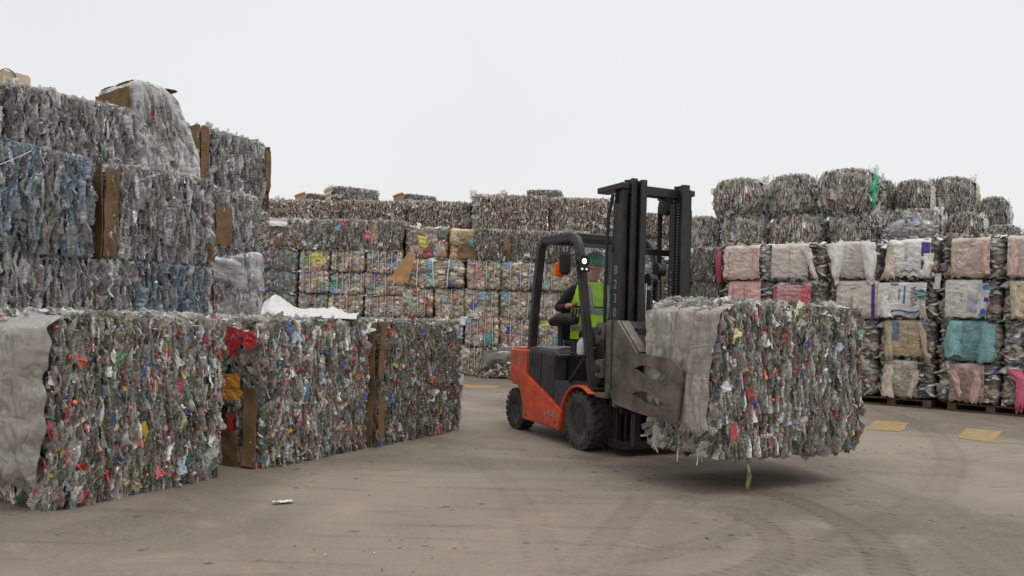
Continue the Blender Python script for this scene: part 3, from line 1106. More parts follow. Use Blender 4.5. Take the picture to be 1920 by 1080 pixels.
g = np.random.default_rng(13)
w, d, h = 1.55, 1.1, 1.2
p = bottle_pile(g, w, d, h, [(50, lin(146, 140, 128), .65), (24, lin(118, 108, 92), .75), (8, lin(190, 186, 178), .75), (6, lin(84, 96, 60), .8), (4, lin(62, 100, 70), .8), (4, lin(110, 132, 152), .7), (4, lin(120, 92, 48), .8)],
                .022, (.06, .16), 3, True, 1.3, .5, 6, muted=.2, dgap=.014, turn=.34, thick=1.1, n_bot=100, n_cap=60, n_scrap=90)
c = corner((-1.29, 7.49), ANG_F, w, d)
t = put_bale(p, 'bottle_bale', 'farthest of the three tall mixed bales with cardboard strip at its near edge', (c[0], c[1], 0), ANG_F, G_FRONT)
board(t, 'cardboard_sheet', -w / 2 - .05, -w / 2 - .035, -.56, -.38, .02, 1.2, 14, .02)
board(t, 'cardboard_flap', -w / 2 - .04, -w / 2 + .04, -.615, -.6, .66, 1.22, 15, .015)
board(t, 'cardboard_flap', -w / 2 - .06, -w / 2 + .03, -.63, -.615, .1, .50, 16, .02)
# white bag hanging at its far edge
o = board(t, 'white_bag', w / 2 - .02, w / 2 + .13, -.56, -.44, .36, .62, 19, .03, 'pet_part')
o.color = (.6, .6, .58, 1)


def cloth_fn(u, v):
    P = np.stack([u * 3, v * 2, u * 0 + 3], 1)
    z = .03 + .05 * (1 - np.abs(vnoise(np.stack([u * 2, v * 2, 0 * u], 1), (3.2, 1.4, 1), 77))) ** 3 * np.sin(v * math.pi) + .08 * np.clip(np.sin(u * math.pi) + .4, 0, 1) * np.sin(v * math.pi) ** .5 * (.7 + .5 * (1 - u) ** 2) + .06 * fbm(P, (2, 2, 1), 31) * np.sin(v * math.pi) + .13 * np.exp(-((u - .07) / .12) ** 2) * np.sin(v * math.pi)
    return np.stack([u * .86, (v - .5) * .5 + .05 * vnoise(P, 1.5, 6), np.maximum(z, .012)], 1)


tc_ = thing('white_sack', 'crumpled empty white sack lying on top of the front bales', 'sack', (-2.32, 7.25, 1.21), R(8))
sheet(tc_, 'sack_cloth', M['crinkle'], cloth_fn, 40, 20, lambda u, v: np.tile(np.array([*lin(196, 195, 192), 1.]), (len(u), 1)), thick=.006)

# ------------------------------------------------------------------ left stack of clear and blue bales
ANG_S = math.atan2(2.0, 1.53)
G_CLEAR = 'clear bottle bales in the tall stack'
XS = Vector((math.cos(ANG_S), math.sin(ANG_S)))
YS = Vector((-math.sin(ANG_S), math.cos(ANG_S)))
S0 = Vector((-5.48, 8.2))           # front line of the stack at the picture's left edge


def stack_pt(u, back=0.0):
    q = S0 + XS * u + YS * back
    return (q.x, q.y)


def clear_bale(seed, w, d, h, pal, zones=None, **kw):
    gg = np.random.default_rng(seed)
    a = dict(vivid=.03, caps=.05, films=4, n_bot=95, n_cap=0, n_scrap=0, bulge=.03, rr=.10, thick=1.25, core=(.022, .022, .021), dgap=.030, turn=.38)  # near-black core colour deepens the painted shade in the gaps
    a.update(kw)
    return bottle_pile(gg, w, d, h, pal, .058, (.18, .34), 3, True, zones=zones, **a)


def place(pile, label, u, back, z, w, d, ang=ANG_S, name='bottle_bale', group=G_CLEAR):
    c_ = corner(stack_pt(u, back), ang, w, d)
    return put_bale(pile, name, label, (c_[0], c_[1], z), ang, group)


# lower course
p = clear_bale(21, 1.7, 1.1, 1.12, P_CLEAR)
t = place(p, 'clear bottle bale at the bottom of the tall stack, under the blue bale', -.72, -.10, .73, 1.7, 1.1)
board(t, 'cardboard_flap', .83, .845, -.62, -.3, .1, .75, 23, .03)
p = clear_bale(22, 1.42, 1.1, 1.10, P_CLEAR, zones=[(.30, .98, P_BLUE)])
t = place(p, 'clear and blue bottle bale at the bottom of the stack beside shrink-wrapped load', 1.05, -.04, .74, 1.42, 1.1)
board(t, 'cardboard_sheet', .72, .735, -.56, .5, .0, 1.08, 24, .03)
# middle course
p = clear_bale(23, 1.6, 1.1, 1.12, P_CLEAR, zones=[(.45, .66, P_BLUE), (.78, 1.0, P_BLUE), (.40, .45, P_BLUE)], turn=.45, bulge=.06)
t = place(p, 'bale of blue and clear water bottles with rounded bulging top', -.70, -.12, 1.86, 1.6, 1.1)
mb = MB()
mb.tube([(-.30 + .42 * k / 10, -.665 - .01 * math.sin(k), .80 + .27 * k / 10 - .012 * math.sin(k * .31)) for k in range(11)], .0045, 6)
mb.build('strap', M['strap'], t)
p = clear_bale(24, 1.36, 1.1, 1.10, P_CLEAR)
t = place(p, 'clear bottle bale with tall brown cardboard sheet at its near end', 1.13, .02, 1.88, 1.36, 1.1)
board(t, 'cardboard_sheet', -.745, -.72, -.57, .52, -.02, 1.10, 25, .02)
board(t, 'cardboard_flap', -.72, -.56, -.60, -.585, .0, 1.05, 26, .015)
board(t, 'cardboard_flap', .62, .72, -.60, -.585, .02, .34, 27, .03)
# top course
g = np.random.default_rng(25)
p = clear_bale(25, .95, 1.0, .84, [(60, lin(196, 194, 194), .85), (40, lin(160, 156, 152), .7)], turn=.7)
t = place(p, 'pale film bale at the top corner with a brown box on it', -.75, .55, 2.97, .95, 1.0)
p = clear_bale(26, 1.50, 1.05, .86, P_CLEAR, bulge=.04)
t = place(p, 'long clear bottle bale on the topmost course left of the wrapped load', .22, .55, 2.94, 1.55, 1.05)
tb = thing('cardboard_box', 'small tan box lying on the highest bale corner', 'box', (-6.0, 9.15, 3.79), ANG_S)
MB().box(-.16, .16, -.14, .14, .04, .22).build('box_body', simple('tan_box', lin(206, 188, 160), .7, var=.2), tb, bevel=.02)
mb = MB(); mb.tube([(-.1 + .1 * math.cos(a), -.16, .10 + .13 * math.sin(a)) for a in np.linspace(0, math.pi, 10)], .007, 6); mb.build('box_wire', M['chain'], tb)


def wrapped(name, label, loc, ang, w, d, h, taper, seed, tint=(.60, .60, .60)):
    def disp(P, N):
        a = .040 * fbm(P, (3, 3, 2.5), seed) + .006 * vnoise(P + P[:, [2, 2, 0]] * .5, (3, 3, 14), seed + 9) - .03 * (1 - np.abs(vnoise(P[:, [0, 1, 2]] + .5 * P[:, [2, 0, 0]], (2.2, 2.2, 2.2), seed + 31))) ** 7
        Q = P.copy(); Q[:, 2] += .35 * (P[:, 0] + P[:, 1]) * np.sin(P[:, 2] * 2.2 + seed) + .05 * fbm(P, (3, 3, 3), seed + 21)
        s = 1 + .16 * fbm(Q, (1.2, 1.2, 30), seed + 2) + .18 * fbm(P, (4, 4, 4), seed + 7)
        c_ = np.tile(np.array([*tint, 1.]), (len(P), 1))
        c_[:, :3] *= s[:, None]
        c_ = np.clip(c_, .02, .8)
        c_[:, 3] = np.clip(.84 + .4 * fbm(Q, (1.0, 1.0, 24), seed + 12) + .25 * fbm(P, (3, 3, 3), seed + 13), .6, .97)
        return a, c_
    V, F, C_ = lump_box(w, d, h, 60, 40, 80, .10, disp)
    V = taper(V)
    gg = np.random.default_rng(seed)
    inner = bottle_pile(gg, w - .08, d - .08, h - .05, P_CLEAR, .05, (.12, .28), 2, False, .3, .2, 10, rr=.12, thick=1.4)
    inner.V = [taper(v) for v in inner.V]
    t_ = thing(name, label, 'wrapped load', loc, ang, 'shrink wrapped loads')
    me = np_mesh('film_wrap', V, F, C_)
    link('film_wrap', me, [M['wrap']], t_)
    link('bottle_mass', inner.mesh('bottle_mass', False), [M['pet']], t_, kind='stuff')
    return t_


def taper_top(V):
    V = V.copy()
    k = np.clip((V[:, 2] - .25) / 1.0, 0, 1)
    V[:, 0] -= k ** 1.6 * .38 * np.clip((V[:, 0] + .55) / 1.1, 0, 1)
    V[:, 2] -= .22 * np.clip((V[:, 0] + .1) / .5, 0, 1) * k
    return V


q = stack_pt(1.72 + .48, .62 + .5)
t = wrapped('wrapped_load', 'white shrink-wrapped load leaning on the topmost course', (q[0], q[1], 2.97), ANG_S, 1.0, 1.0, 1.28, taper_top, 41)
board(t, 'cardboard_sheet', -.56, -.545, -.50, .45, .0, 1.16, 43, .02)
board(t, 'cardboard_lid', -.5, .12, -.46, .4, 1.25, 1.262, 44, .012)
G_FAR_CLEAR = 'clear bottle bales set back behind the stack'
p = clear_bale(27, 1.42, 1.05, 1.14, P_CLEAR, n_bot=70)
cc_ = corner((-5.12, 12.5), R(62), 1.42, 1.05)
t = put_bale(p, 'bottle_bale', 'clear bottle bale between two upright cardboard sheets, high against the sky', (cc_[0], cc_[1], 3.12), R(62), G_CLEAR)
board(t, 'cardboard_sheet', -.75, -.73, -.56, .5, -.02, 1.16, 45, .02)
board(t, 'cardboard_flap', -.74, -.60, -.60, -.585, .1, 1.14, 46, .02)
board(t, 'cardboard_sheet', .72, .745, -.60, .5, .0, 1.10, 47, .025)
board(t, 'cardboard_flap', .62, .74, -.62, -.605, .30, 1.02, 48, .02)
p = clear_bale(28, 1.1, 1.0, 1.08, P_CLEAR, n_bot=60)
cc_ = corner((-4.92, 12.15), R(58), 1.1, 1.0)
t = put_bale(p, 'bottle_bale', 'small clear bale with folded brown cartons, above the lower wrapped load', (cc_[0], cc_[1], 2.13), R(58), G_CLEAR)
board(t, 'carton', -.50, -.36, -.585, -.57, .18, .84, 49, .01)
board(t, 'carton', -.36, -.06, -.62, -.60, .22, .82, 50, .012)
board(t, 'cardboard_sheet', .55, .57, -.5, .4, .02, .75, 51, .03)


def taper_low(V):
    V = V.copy()
    k = np.clip((V[:, 2] - .7) / .5, 0, 1)
    V[:, 2] -= .16 * np.clip((-V[:, 0] + .2) / .7, 0, 1) * k * 0 + .10 * np.clip(1 - np.abs(V[:, 0] + .1) / .4, 0, 1) * k
    return V


t = wrapped('wrapped_load', 'grey shrink-wrapped load standing low, behind the white sack', (-4.32, 11.75, .98), R(18), .98, 1.0, 1.20, taper_low, 61, (.50, .50, .51))
# ------------------------------------------------------------------ strapped film bales (prototypes) and their walls
def film_bale_mesh(seed, w, d, h, straps, pal=P_MUTE, cell=(.15, .08), amp=.026, pinch=.03, nbits=50, bits_pal=None, horiz=True, bright=1.0, squashed=0):
    gg = np.random.default_rng(seed)
    nc_ = int((w * h * 1.6 + w * d) / (cell[0] * cell[1]))
    S = np.stack([gg.uniform(-w / 2, w / 2, nc_), gg.uniform(-d / 2, d / 2, nc_) * 1.0, gg.uniform(0, h, nc_)], 1)
    # half of the cells lie in the front skin
    S[: nc_ * 2 // 3, 1] = -d / 2 + gg.uniform(-.03, .05, nc_ * 2 // 3)
    colr = pick(gg, pal, nc_)
    colr[:, :3] *= bright
    sc = np.array([1 / cell[0], 1 / .12, 1 / cell[1]])

    def disp(P, N):
        Q = P * sc
        Q = Q + .5 * np.stack([fbm(P, (9, 9, 9), seed + 1), fbm(P, (9, 9, 9), seed + 2), fbm(P, (9, 9, 9), seed + 3)], 1)
        D1 = np.empty(len(P)); I = np.empty(len(P), int); D2 = np.empty(len(P))
        SS = S * sc
        for a in range(0, len(P), 2000):
            dd = ((Q[a:a + 2000, None, :] - SS[None]) ** 2).sum(2)
            part = np.argpartition(dd, 1, axis=1)[:, :2]
            v = np.take_along_axis(dd, part, 1)
            o = np.argsort(v, axis=1)
            I[a:a + 2000] = np.take_along_axis(part, o, 1)[:, 0]
            v = np.sqrt(np.sort(v, axis=1))
            D1[a:a + 2000], D2[a:a + 2000] = v[:, 0], v[:, 1]
        lumpy = np.clip((D2 - D1) * 1.3, 0, 1) ** .5
        a_ = amp * (lumpy - .6) + .02 * fbm(P, (5, 5, 16 if horiz else 6), seed + 5)
        a_ += .035 * fbm(P, (2.2, 2.2, 2.2), seed + 6)
        for s_ in straps:
            a_ -= pinch * np.exp(-((P[:, 0] - s_) / .022) ** 2)
        if len(straps) > 1:
            pit = straps[1] - straps[0]
            a_ += .014 * np.abs(np.sin((P[:, 0] - straps[0]) / pit * math.pi))
        c_ = colr[I].copy()
        c_[:, :3] *= (1 + .25 * fbm(P, (20, 20, 45), seed + 7))[:, None]
        c_[:, 3] = 1
        return a_, np.clip(c_, .01, .8)
    V, F, C_ = lump_box(w, d, h, 56, 20, 40, .09, disp)
    p = Pile(gg)
    p.raw(V, F, C_)

    def spots(k):
        u = gg.uniform(-w / 2 + .04, w / 2 - .04, k); z = gg.uniform(.05, h, k)
        y = -d / 2 + edge_round(u, w / 2, .09) + edge_round(z - h / 2, h / 2, .09) - gg.uniform(-.02, .015, k)
        P = np.stack([u, y, z], 1)
        t_ = gg.uniform(0, 1, k) < .3
        P[t_, 2] = h + gg.uniform(-.02, .03, t_.sum()); P[t_, 1] = gg.uniform(-d / 2, d / 2, t_.sum())
        return P
    if nbits:
        k = nbits
        P = spots(k)
        s_ = gg.uniform(.03, .09, k)
        p.add(SCRAP, None, 'scrap', P, rot_xyz(gg.normal(math.pi / 2 if horiz else 0, .6, k), gg.normal(0, .3, k), -math.pi / 2 + gg.normal(0, .4, k)), np.stack([s_, s_ * .6, s_ * 1.7], 1), pick(gg, bits_pal or (pal + [(3, c_[1], 1) for c_ in P_VIVID[:6]]), k))
        k = nbits // 2
        P = spots(k)
        L = gg.uniform(.12, .22, k)
        p.add(BOT_LO, None, 'bottle', P, rot_xyz(gg.normal(0, .5, k), gg.normal(math.pi / 2 if horiz else 0, .5, k), gg.normal(0, .4, k)), np.stack([L, L, L], 1), pick(gg, P_MIX, k))
        if squashed:      # flattened clear bottles lying across the face
            k = squashed
            P = spots(k)
            P[:, 1] -= .012
            L = gg.uniform(.16, .28, k)
            p.add(BOT_LO, None, 'bottle', P, rot_xyz(gg.normal(0, .3, k), gg.normal(math.pi / 2, .5, k), math.pi / 2 + gg.normal(0, .4, k) - math.pi / 2 * (gg.uniform(0, 1, k) < .2)), np.stack([L * 1.1, L * 1.3, L], 1), pick(gg, [(40, lin(176, 172, 164), .6), (20, lin(150, 142, 130), .66), (16, lin(206, 204, 198), .7), (4, lin(80, 110, 80), .75), (4, lin(120, 140, 156), .7)], k))
        # torn film standing up along the top edge
        k = 90
        P = np.stack([gg.uniform(-w / 2, w / 2, k), gg.uniform(-d / 2, d / 2 * .6, k), np.full(k, h) + gg.uniform(-.02, .02, k)], 1)
        s_ = gg.uniform(.06, .17, k)
        p.add(FILM, None, 'film', P, rot_xyz(gg.normal(0, .35, k), math.pi / 2 + gg.normal(0, .35, k), gg.uniform(0, 6, k)), np.stack([s_, s_, s_], 1), jitter_cols(gg, lin(206, 202, 196), k, .1))
    me = p.mesh('film_bundle')
    me.materials.append(M['film'])
    return me


def strap_mesh(x, d, h, seed, r=.0095):
    gg = random.Random(seed)
    mb = MB()
    pts = []
    lean = gg.uniform(-.03, .03)
    n = 9
    for k in range(n):
        v = k / (n - 1)
        pts.append((x + lean * (v - .5) + gg.uniform(-.006, .006), -d / 2 - .022 - .016 * math.sin(v * math.pi) + gg.uniform(-.004, .004), h * (.03 + .94 * v)))
    for k in range(1, 6):
        pts.append((x + lean * .5, -d / 2 + d * k / 6, h + .012))
    for k in range(n):
        pts.append((x + lean * (.5 - k / (n - 1)), d / 2 + .012, h * (.97 - .94 * k / (n - 1))))
    mb.tube(pts, r, 5, True)
    bmesh.ops.recalc_face_normals(mb.bm, faces=mb.bm.faces)
    me = bpy.data.meshes.new('strap')
    mb.bm.to_mesh(me)
    mb.bm.free()
    me.polygons.foreach_set('use_smooth', np.ones(len(me.polygons), dtype=bool))
    me.materials.append(M['strap'])
    return me


PW, PD, PH = .92, 1.0, .64
STRAPS = [[-.30, -.10, .10, .30], [-.34, -.14, .04, .24], [-.24, 0.0, .22], [-.28, -.12, .06, .22, .38], [-.20, .08, .30]]
FB = [film_bale_mesh(100 + i, PW, PD, PH, STRAPS[i], bright=1.22) for i in range(5)]  # palette brightened in colour in place of distance haze
FBS = [[strap_mesh(x_, PD, PH, 10 * i + k) for k, x_ in enumerate(STRAPS[i])] for i in range(5)]
FB_PLAIN = film_bale_mesh(110, PW, PD, PH, [], [(30, lin(120, 116, 110), 1), (20, lin(96, 90, 82), 1), (14, lin(160, 156, 150), 1), (6, lin(92, 128, 138), 1), (4, lin(150, 84, 78), 1), (5, lin(70, 84, 120), 1)], (.035, .13), horiz=False)

PATCH_COL = dict(yellow=lin(212, 204, 70), pink=lin(205, 120, 125), red=lin(178, 58, 58), blue=lin(52, 76, 172), teal=lin(72, 150, 152), sky=lin(134, 178, 204), white=lin(205, 203, 198), green=lin(110, 158, 96),
                 brown=lin(126, 92, 62), navy=lin(44, 50, 80), purple=lin(92, 74, 150), tan=lin(178, 152, 120), orange=lin(206, 120, 60), mint=lin(150, 190, 176))


def patch(parent, colour, u, v, s, w, d, h, seed, tall=1.3):
    """A piece of coloured film pressed into the front of a bale, following its skin."""
    c_ = PATCH_COL[colour]
    cx, cz = (u - .5) * w, v * h

    def fn(a, b_):
        x = cx + (a - .5) * s
        z = cz + (b_ - .5) * s * tall
        P = np.stack([x, 0 * x, z], 1)
        e_ = np.maximum(np.abs(2 * a - 1), np.abs(2 * b_ - 1)) ** 2
        x = x + e_ * s * .26 * vnoise(np.stack([a * 5, b_ * 5, 0 * a + seed], 1), 1.0, seed)
        z = z + e_ * s * tall * .26 * vnoise(np.stack([a * 5, b_ * 5, 0 * a + seed], 1), 1.0, seed + 40)
        y = -d / 2 - .026 + .022 * fbm(P, (9, 9, 26), seed) + .012 * vnoise(P, (30, 1, 50), seed + 3) + .05 * e_ ** 3
        return np.stack([x, y, np.clip(z, .03, h - .02)], 1)

    def cf(a, b_):
        P = np.stack([a * 4, b_ * 4, 0 * a + seed], 1)
        cc = np.tile(np.array([*c_, 1.]), (len(a), 1))
        cc[:, :3] = cc[:, :3] * .72 + .28 * np.array([.24, .21, .18])
        cc[:, :3] *= (1 + .45 * fbm(P, 2.0, seed + 1))[:, None]
        return np.clip(cc, .01, .85)
    return sheet(parent, 'film_patch', M['film'], fn, 13, 15, cf, .004, smooth=False)


def wall_bale(proto, loc, ang, size, label, group, patches=(), cat='bale', name='strapped_bale'):
    w, d, h = size
    t_ = thing(name, label, cat, loc, ang, group)
    t_.rotation_euler = (jit(.012), jit(.016), ang)
    t_.location.y += jit(.07)
    sc = (w / PW, d / PD, h / PH)
    me = FB_PLAIN if proto is None else FB[proto]
    o = link('film_bundle', me, [M['film']], t_, kind='stuff')
    o.scale = sc
    if proto is not None:
        for sm in FBS[proto]:
            link('strap', sm, [M['strap']], t_).scale = sc
    for k, (cn, u, v, s) in enumerate(patches):
        patch(t_, cn, u, v, s, w, d, h, int(abs(loc[0]) * 97 + loc[2] * 31 + k * 7))
    return t_


def jit(a):
    return random.uniform(-a, a)


# far left wall: four columns, three strapped courses in view
G_LW = 'strapped bales in the far left wall'
XE = [-7.35, -5.99, -5.13, -4.14, -3.12]
ZR = [1.24, 1.86, 2.475]
LW = {
    (0, 2): (None, 'strapless grey mixed bale in the top course, under the folded cardboard sheet', []),
    (1, 2): (1, 'strapped bale with bright yellow film patch above a red one', [('yellow', .62, .5, .42), ('pink', .72, .16, .22), ('green', .2, .5, .2)]),
    (2, 2): (0, 'strapped bale with brown bits, right of the yellow-patched bale', [('navy', .25, .62, .12), ('brown', .6, .25, .2), ('sky', .82, .85, .16), ('white', .8, .6, .18)]),
    (3, 2): (3, 'pale strapped bale with blue marks beside the hanging brown cardboard tongue', [('sky', .2, .72, .14), ('blue', .76, .6, .14), ('sky', .76, .35, .16)]),
    (0, 1): (None, 'strapless grey mixed bale in the middle course beside the wrapped load', [('sky', .8, .65, .12), ('red', .1, .3, .1)]),
    (1, 1): (0, 'strapped beige bale directly below the yellow-patched one', [('white', .78, .65, .18), ('teal', .85, .25, .14), ('sky', .2, .93, .14)]),
    (2, 1): (3, 'strapped bale with teal and sky-blue film at its lower corner', [('teal', .16, .5, .26), ('sky', .13, .2, .28), ('white', .8, .8, .2)]),
    (3, 1): (4, 'strapped bale with deep blue, pink and teal films stacked near one end', [('blue', .27, .82, .16), ('pink', .2, .58, .16), ('teal', .2, .42, .2), ('red', .72, .2, .12)]),
    (0, 0): (None, 'strapless grey bale in the lowest visible course, above the white sack', []),
    (1, 0): (4, 'strapped bale with mint green strip, just above the white sack', [('mint', .22, .65, .14), ('navy', .45, .45, .14), ('sky', .8, .75, .16)]),
    (2, 0): (1, 'brown strapped bale with a tan strip, lowest course over the white sack end', [('brown', .5, .55, .16), ('white', .74, .4, .1)]),
    (3, 0): (0, 'pale strapped bale with white film, lowest course next to the near wall section', [('white', .82, .4, .2), ('white', .2, .7, .14)]),
}
for (ci, ri), (pr, lb, pt) in LW.items():
    w = XE[ci + 1] - XE[ci] - .04
    wall_bale(pr, ((XE[ci] + XE[ci + 1]) / 2 + jit(.02), 21.5 + .5 + jit(.05), ZR[ri]), jit(.02), (w, 1.0, .605), lb, G_LW, pt)

# near wall section: rows at Y = 17.4
G_NW = 'strapped bales in the wall behind the truck'
NX = [-2.50, -1.78, -1.08, -.29, .60, 1.36]
NZ = [0, .645, 1.285, 1.945]
NW = {
    (0, 3): (2, 'wide strapped bale with pink and aqua strips under the cardboard tongue', [('pink', .2, .75, .13), ('sky', .42, .8, .2), ('teal', .42, .55, .18), ('mint', .45, .2, .2), ('sky', .82, .85, .12)]),
    (2, 3): (4, 'strapped bale with tall pink strip, upper course behind the lift truck', [('pink', .3, .7, .16), ('pink', .35, .45, .13), ('sky', .15, .93, .14), ('green', .65, .4, .13)]),
    (3, 3): (2, 'strapped bale with light blue film at its top, next to the cab frame', [('sky', .15, .85, .22), ('purple', .5, .45, .1), ('purple', .48, .15, .1), ('sky', .8, .6, .16)]),
    (0, 2): (2, 'brown strapped bale with two red vertical strips above the front row', [('red', .42, .85, .16), ('red', .8, .55, .18), ('mint', .3, .55, .24)]),
    (1, 2): (4, 'beige strapped bale between the red-striped and blue-marked bales', [('sky', .35, .6, .12), ('white', .4, .3, .16), ('pink', .7, .7, .1)]),
    (2, 2): (4, 'strapped bale with two dark blue marks and a teal strip', [('blue', .25, .4, .16), ('blue', .78, .55, .12), ('teal', .78, .82, .12), ('sky', .5, .8, .18), ('white', .3, .14, .2)]),
    (3, 2): (2, 'strapped bale with aqua film across its top, seen beside the rear post', [('sky', .18, .82, .26), ('teal', .75, .6, .14)]),
    (0, 1): (4, 'strapped bale whose top just shows over the farthest front bale', []),
    (1, 1): (2, 'strapped bale with white tag hanging at its corner above the front row', [('white', .95, .85, .12)]),
    (2, 1): (0, 'strapped bale with sky-blue corner and aqua film, second course from ground', [('sky', .15, .9, .18), ('red', .52, .6, .12), ('teal', .72, .3, .24)]),
    (3, 1): (4, 'strapped bale with bright blue and pink patch low behind the truck rear', [('blue', .25, .65, .16), ('pink', .32, .4, .16), ('purple', .27, .22, .08)]),
    (2, 0): (3, 'dusty strapped bale standing on the ground beside the loose heap', [('white', .1, .85, .2)]),
    (3, 0): (0, 'strapped bale at ground level half buried by the loose heap', []),
    (4, 3): (1, 'strapped bale seen through the open cab side, upper course', [('sky', .2, .2, .16), ('white', .6, .85, .3)]),
    (4, 2): (0, 'strapped bale seen through the open cab side behind the driver', [('white', .3, .75, .2)]),
    (4, 1): (2, 'strapped bale with yellow film seen low through the cab opening', [('yellow', .2, .85, .2), ('teal', .6, .3, .14)]),
    (4, 0): (3, 'strapped bale at ground level hidden behind the truck body', []),
}
for (ci, ri), (pr, lb, pt) in NW.items():
    x0, x1 = NX[ci], NX[ci + 1]
    if (ci, ri) == (0, 3):
        x1 = NX[2]
    wall_bale(pr, ((x0 + x1) / 2 + jit(.02), 17.4 + .5 + jit(.04), NZ[ri]), jit(.02), (x1 - x0 - .03, 1.0, .64), lb, G_NW, pt)

# ------------------------------------------------------------------ loose far bales made of small bottles
def far_mesh(seed, w, d, h, pal=P_MIX, vivid=1.2, rt=.04, colw=.032, films=20, turn=.5, bulge=.05, muted=.45, rr=.13, barrel=0.0, Lr=(.08, .20)):
    gg = np.random.default_rng(seed)
    p_ = bottle_pile(gg, w, d, h, pal, colw, Lr, 2, False, vivid, .8, films, dgap=.02, bulge=bulge, rr=rr, round_top=rt, turn=turn, thick=1.15, muted=muted, barrel=barrel, core=(.15, .135, .115), topfilm=2.2)  # paler core colour: gap shade painted weaker on distant bales
    if barrel:       # pale film showing round both ends
        k = 50
        a = gg.uniform(0, 2 * math.pi, k)
        sg = np.where(gg.uniform(0, 1, k) < .5, -1.0, 1.0)
        P = np.stack([sg * (w / 2 - .03), np.cos(a) * d * .46, h / 2 + np.sin(a) * h * .46], 1)
        P[:, 0] += sg * gg.uniform(-.05, .02, k)
        s_ = gg.uniform(.10, .24, k)
        p_.add(FILM, None, 'film', P, rot_xyz(gg.uniform(0, 6, k), gg.normal(0, .3, k), gg.normal(0, .35, k)), np.stack([s_, s_, s_], 1), jitter_cols(gg, lin(208, 206, 202), k, .1, .8))
    me = p_.mesh('bottle_mass', False)
    me.materials.append(M['pet'])
    return me


P_DUST = [(40, lin(192, 180, 164), .9), (24, lin(162, 148, 128), .92), (22, lin(216, 210, 202), .9), (5, lin(84, 110, 100), .8), (4, lin(110, 122, 136), .8), (4, lin(150, 92, 80), .9), (4, lin(206, 204, 198), 1)]
FAR_DUST = [far_mesh(200 + i, 1.5, 1.0, .95, P_DUST, .5, .06, muted=.7, Lr=(.05, .13)) for i in range(3)]
FAR_MIX = [far_mesh(210 + i, 1.05, 1.0, .74, P_MIX, .8, .05) for i in range(3)]
P_PALE = [(c_[0], tuple(min(.8, q * 1.3) for q in c_[1]), max(c_[2], .74)) for c_ in P_MIX]
FAR_ROUND = [far_mesh(220 + i, 1.05, 1.0, .74, P_PALE, .7, .11, muted=.25, rr=.22, bulge=.09, films=30, barrel=.14) for i in range(3)]


def far_bale(me, base, loc, ang, size, label, group, name='bottle_bale'):
    t_ = thing(name, label, 'bale', loc, ang, group)
    o = link('bottle_mass', me, [M['pet']], t_, kind='stuff')
    o.scale = (size[0] / base[0], size[1] / base[1], size[2] / base[2])
    return t_


BD, BM_ = (1.5, 1.0, .95), (1.05, 1.0, .74)
G_LTOP = 'loose bales along the top of the far walls'
t = far_bale(FAR_MIX[0], BM_, (-6.25, 22.1, 3.09), 0, (2.2, 1.1, .84), 'wide loose film bale with torn cardboard box face, top of the far left wall', G_LTOP)
board(t, 'cardboard_sheet', -.52, -.10, -.62, -.605, .08, .66, 71, .03)
board(t, 'paper_flap', -.54, -.06, -.70, -.66, .60, .80, 72, .03, 'scrap_white')
for k, (cn, u, v, s) in enumerate((('white', .5, .3, .26), ('pink', .62, .45, .18), ('white', .7, .75, .3), ('green', .55, .4, .16), ('red', .55, .14, .12))):
    patch(t, cn, u, v, s, 2.2, 1.14, .84, 700 + k)
t = far_bale(FAR_MIX[1], BM_, (-4.62, 22.1, 3.09), 0, (1.04, 1.1, .86), 'loose mixed bale with light blue card and red strip, middle of far left wall top', G_LTOP)
patch(t, 'sky', .22, .7, .17, 1.04, 1.16, .86, 720); patch(t, 'red', .38, .85, .16, 1.04, 1.16, .86, 721)
t = far_bale(FAR_MIX[2], BM_, (-3.57, 22.1, 3.09), 0, (1.06, 1.1, .87), 'loose mixed bale with upright brown strip, end of far left wall top', G_LTOP)
patch(t, 'tan', .2, .5, .2, 1.06, 1.16, .87, 722, 3.0); patch(t, 'pink', .03, .5, .2, 1.06, 1.16, .87, 723, 1.5)
board(t, 'cardboard_sheet', .50, .515, -.6, .3, 0, .72, 73, .03)

G_NTOP = 'loose bales on top of the wall behind the truck'
t = thing('film_bale', 'bulging pale film bag with coloured bottles inside, above the cardboard tongue', 'bale', (-1.98, 17.95, 2.60), 0, G_NTOP)
FILMY = film_bale_mesh(120, .98, 1.0, .72, [], [(40, lin(176, 168, 156), 1), (24, lin(150, 138, 122), 1), (10, lin(120, 126, 96), 1), (6, lin(196, 168, 100), 1), (6, lin(160, 96, 90), 1), (6, lin(80, 100, 90), 1)], (.2, .18), .05, horiz=False, nbits=60)
link('film_bundle', FILMY, [M['film']], t, kind='stuff')
board(t, 'cardboard_sheet', -.53, -.515, -.56, .3, .0, .7, 74, .03)
patch(t, 'yellow', .42, .5, .22, .98, 1.0, .72, 740); patch(t, 'red', .5, .2, .2, .98, 1.0, .72, 741)
t = thing('paper_bale', 'bundle of folded brown paper sacks on top of the wall', 'bale', (-1.16, 17.95, 2.60), 0, G_NTOP)
PAPER = film_bale_mesh(121, .62, 1.0, .70, [], [(40, lin(168, 142, 112), 1), (24, lin(150, 124, 96), 1), (10, lin(186, 164, 136), 1)], (.5, .2), .06, nbits=0)
link('paper_bundle', PAPER, [M['film']], t, kind='stuff')
board(t, 'paper_sack', -.1, .3, -.56, -.54, .02, .34, 75, .02, 'card')
t = far_bale(FAR_MIX[0], BM_, (-.52, 17.95, 2.60), 0, (.92, 1.0, .70), 'loose bottle bale with teal scrap and grey paper, right of brown paper bundle', G_NTOP)
patch(t, 'teal', .03, .5, .13, .92, 1.04, .7, 745)
o = board(t, 'paper_flap', .28, .45, -.57, -.55, .12, .42, 76, .03, 'card')
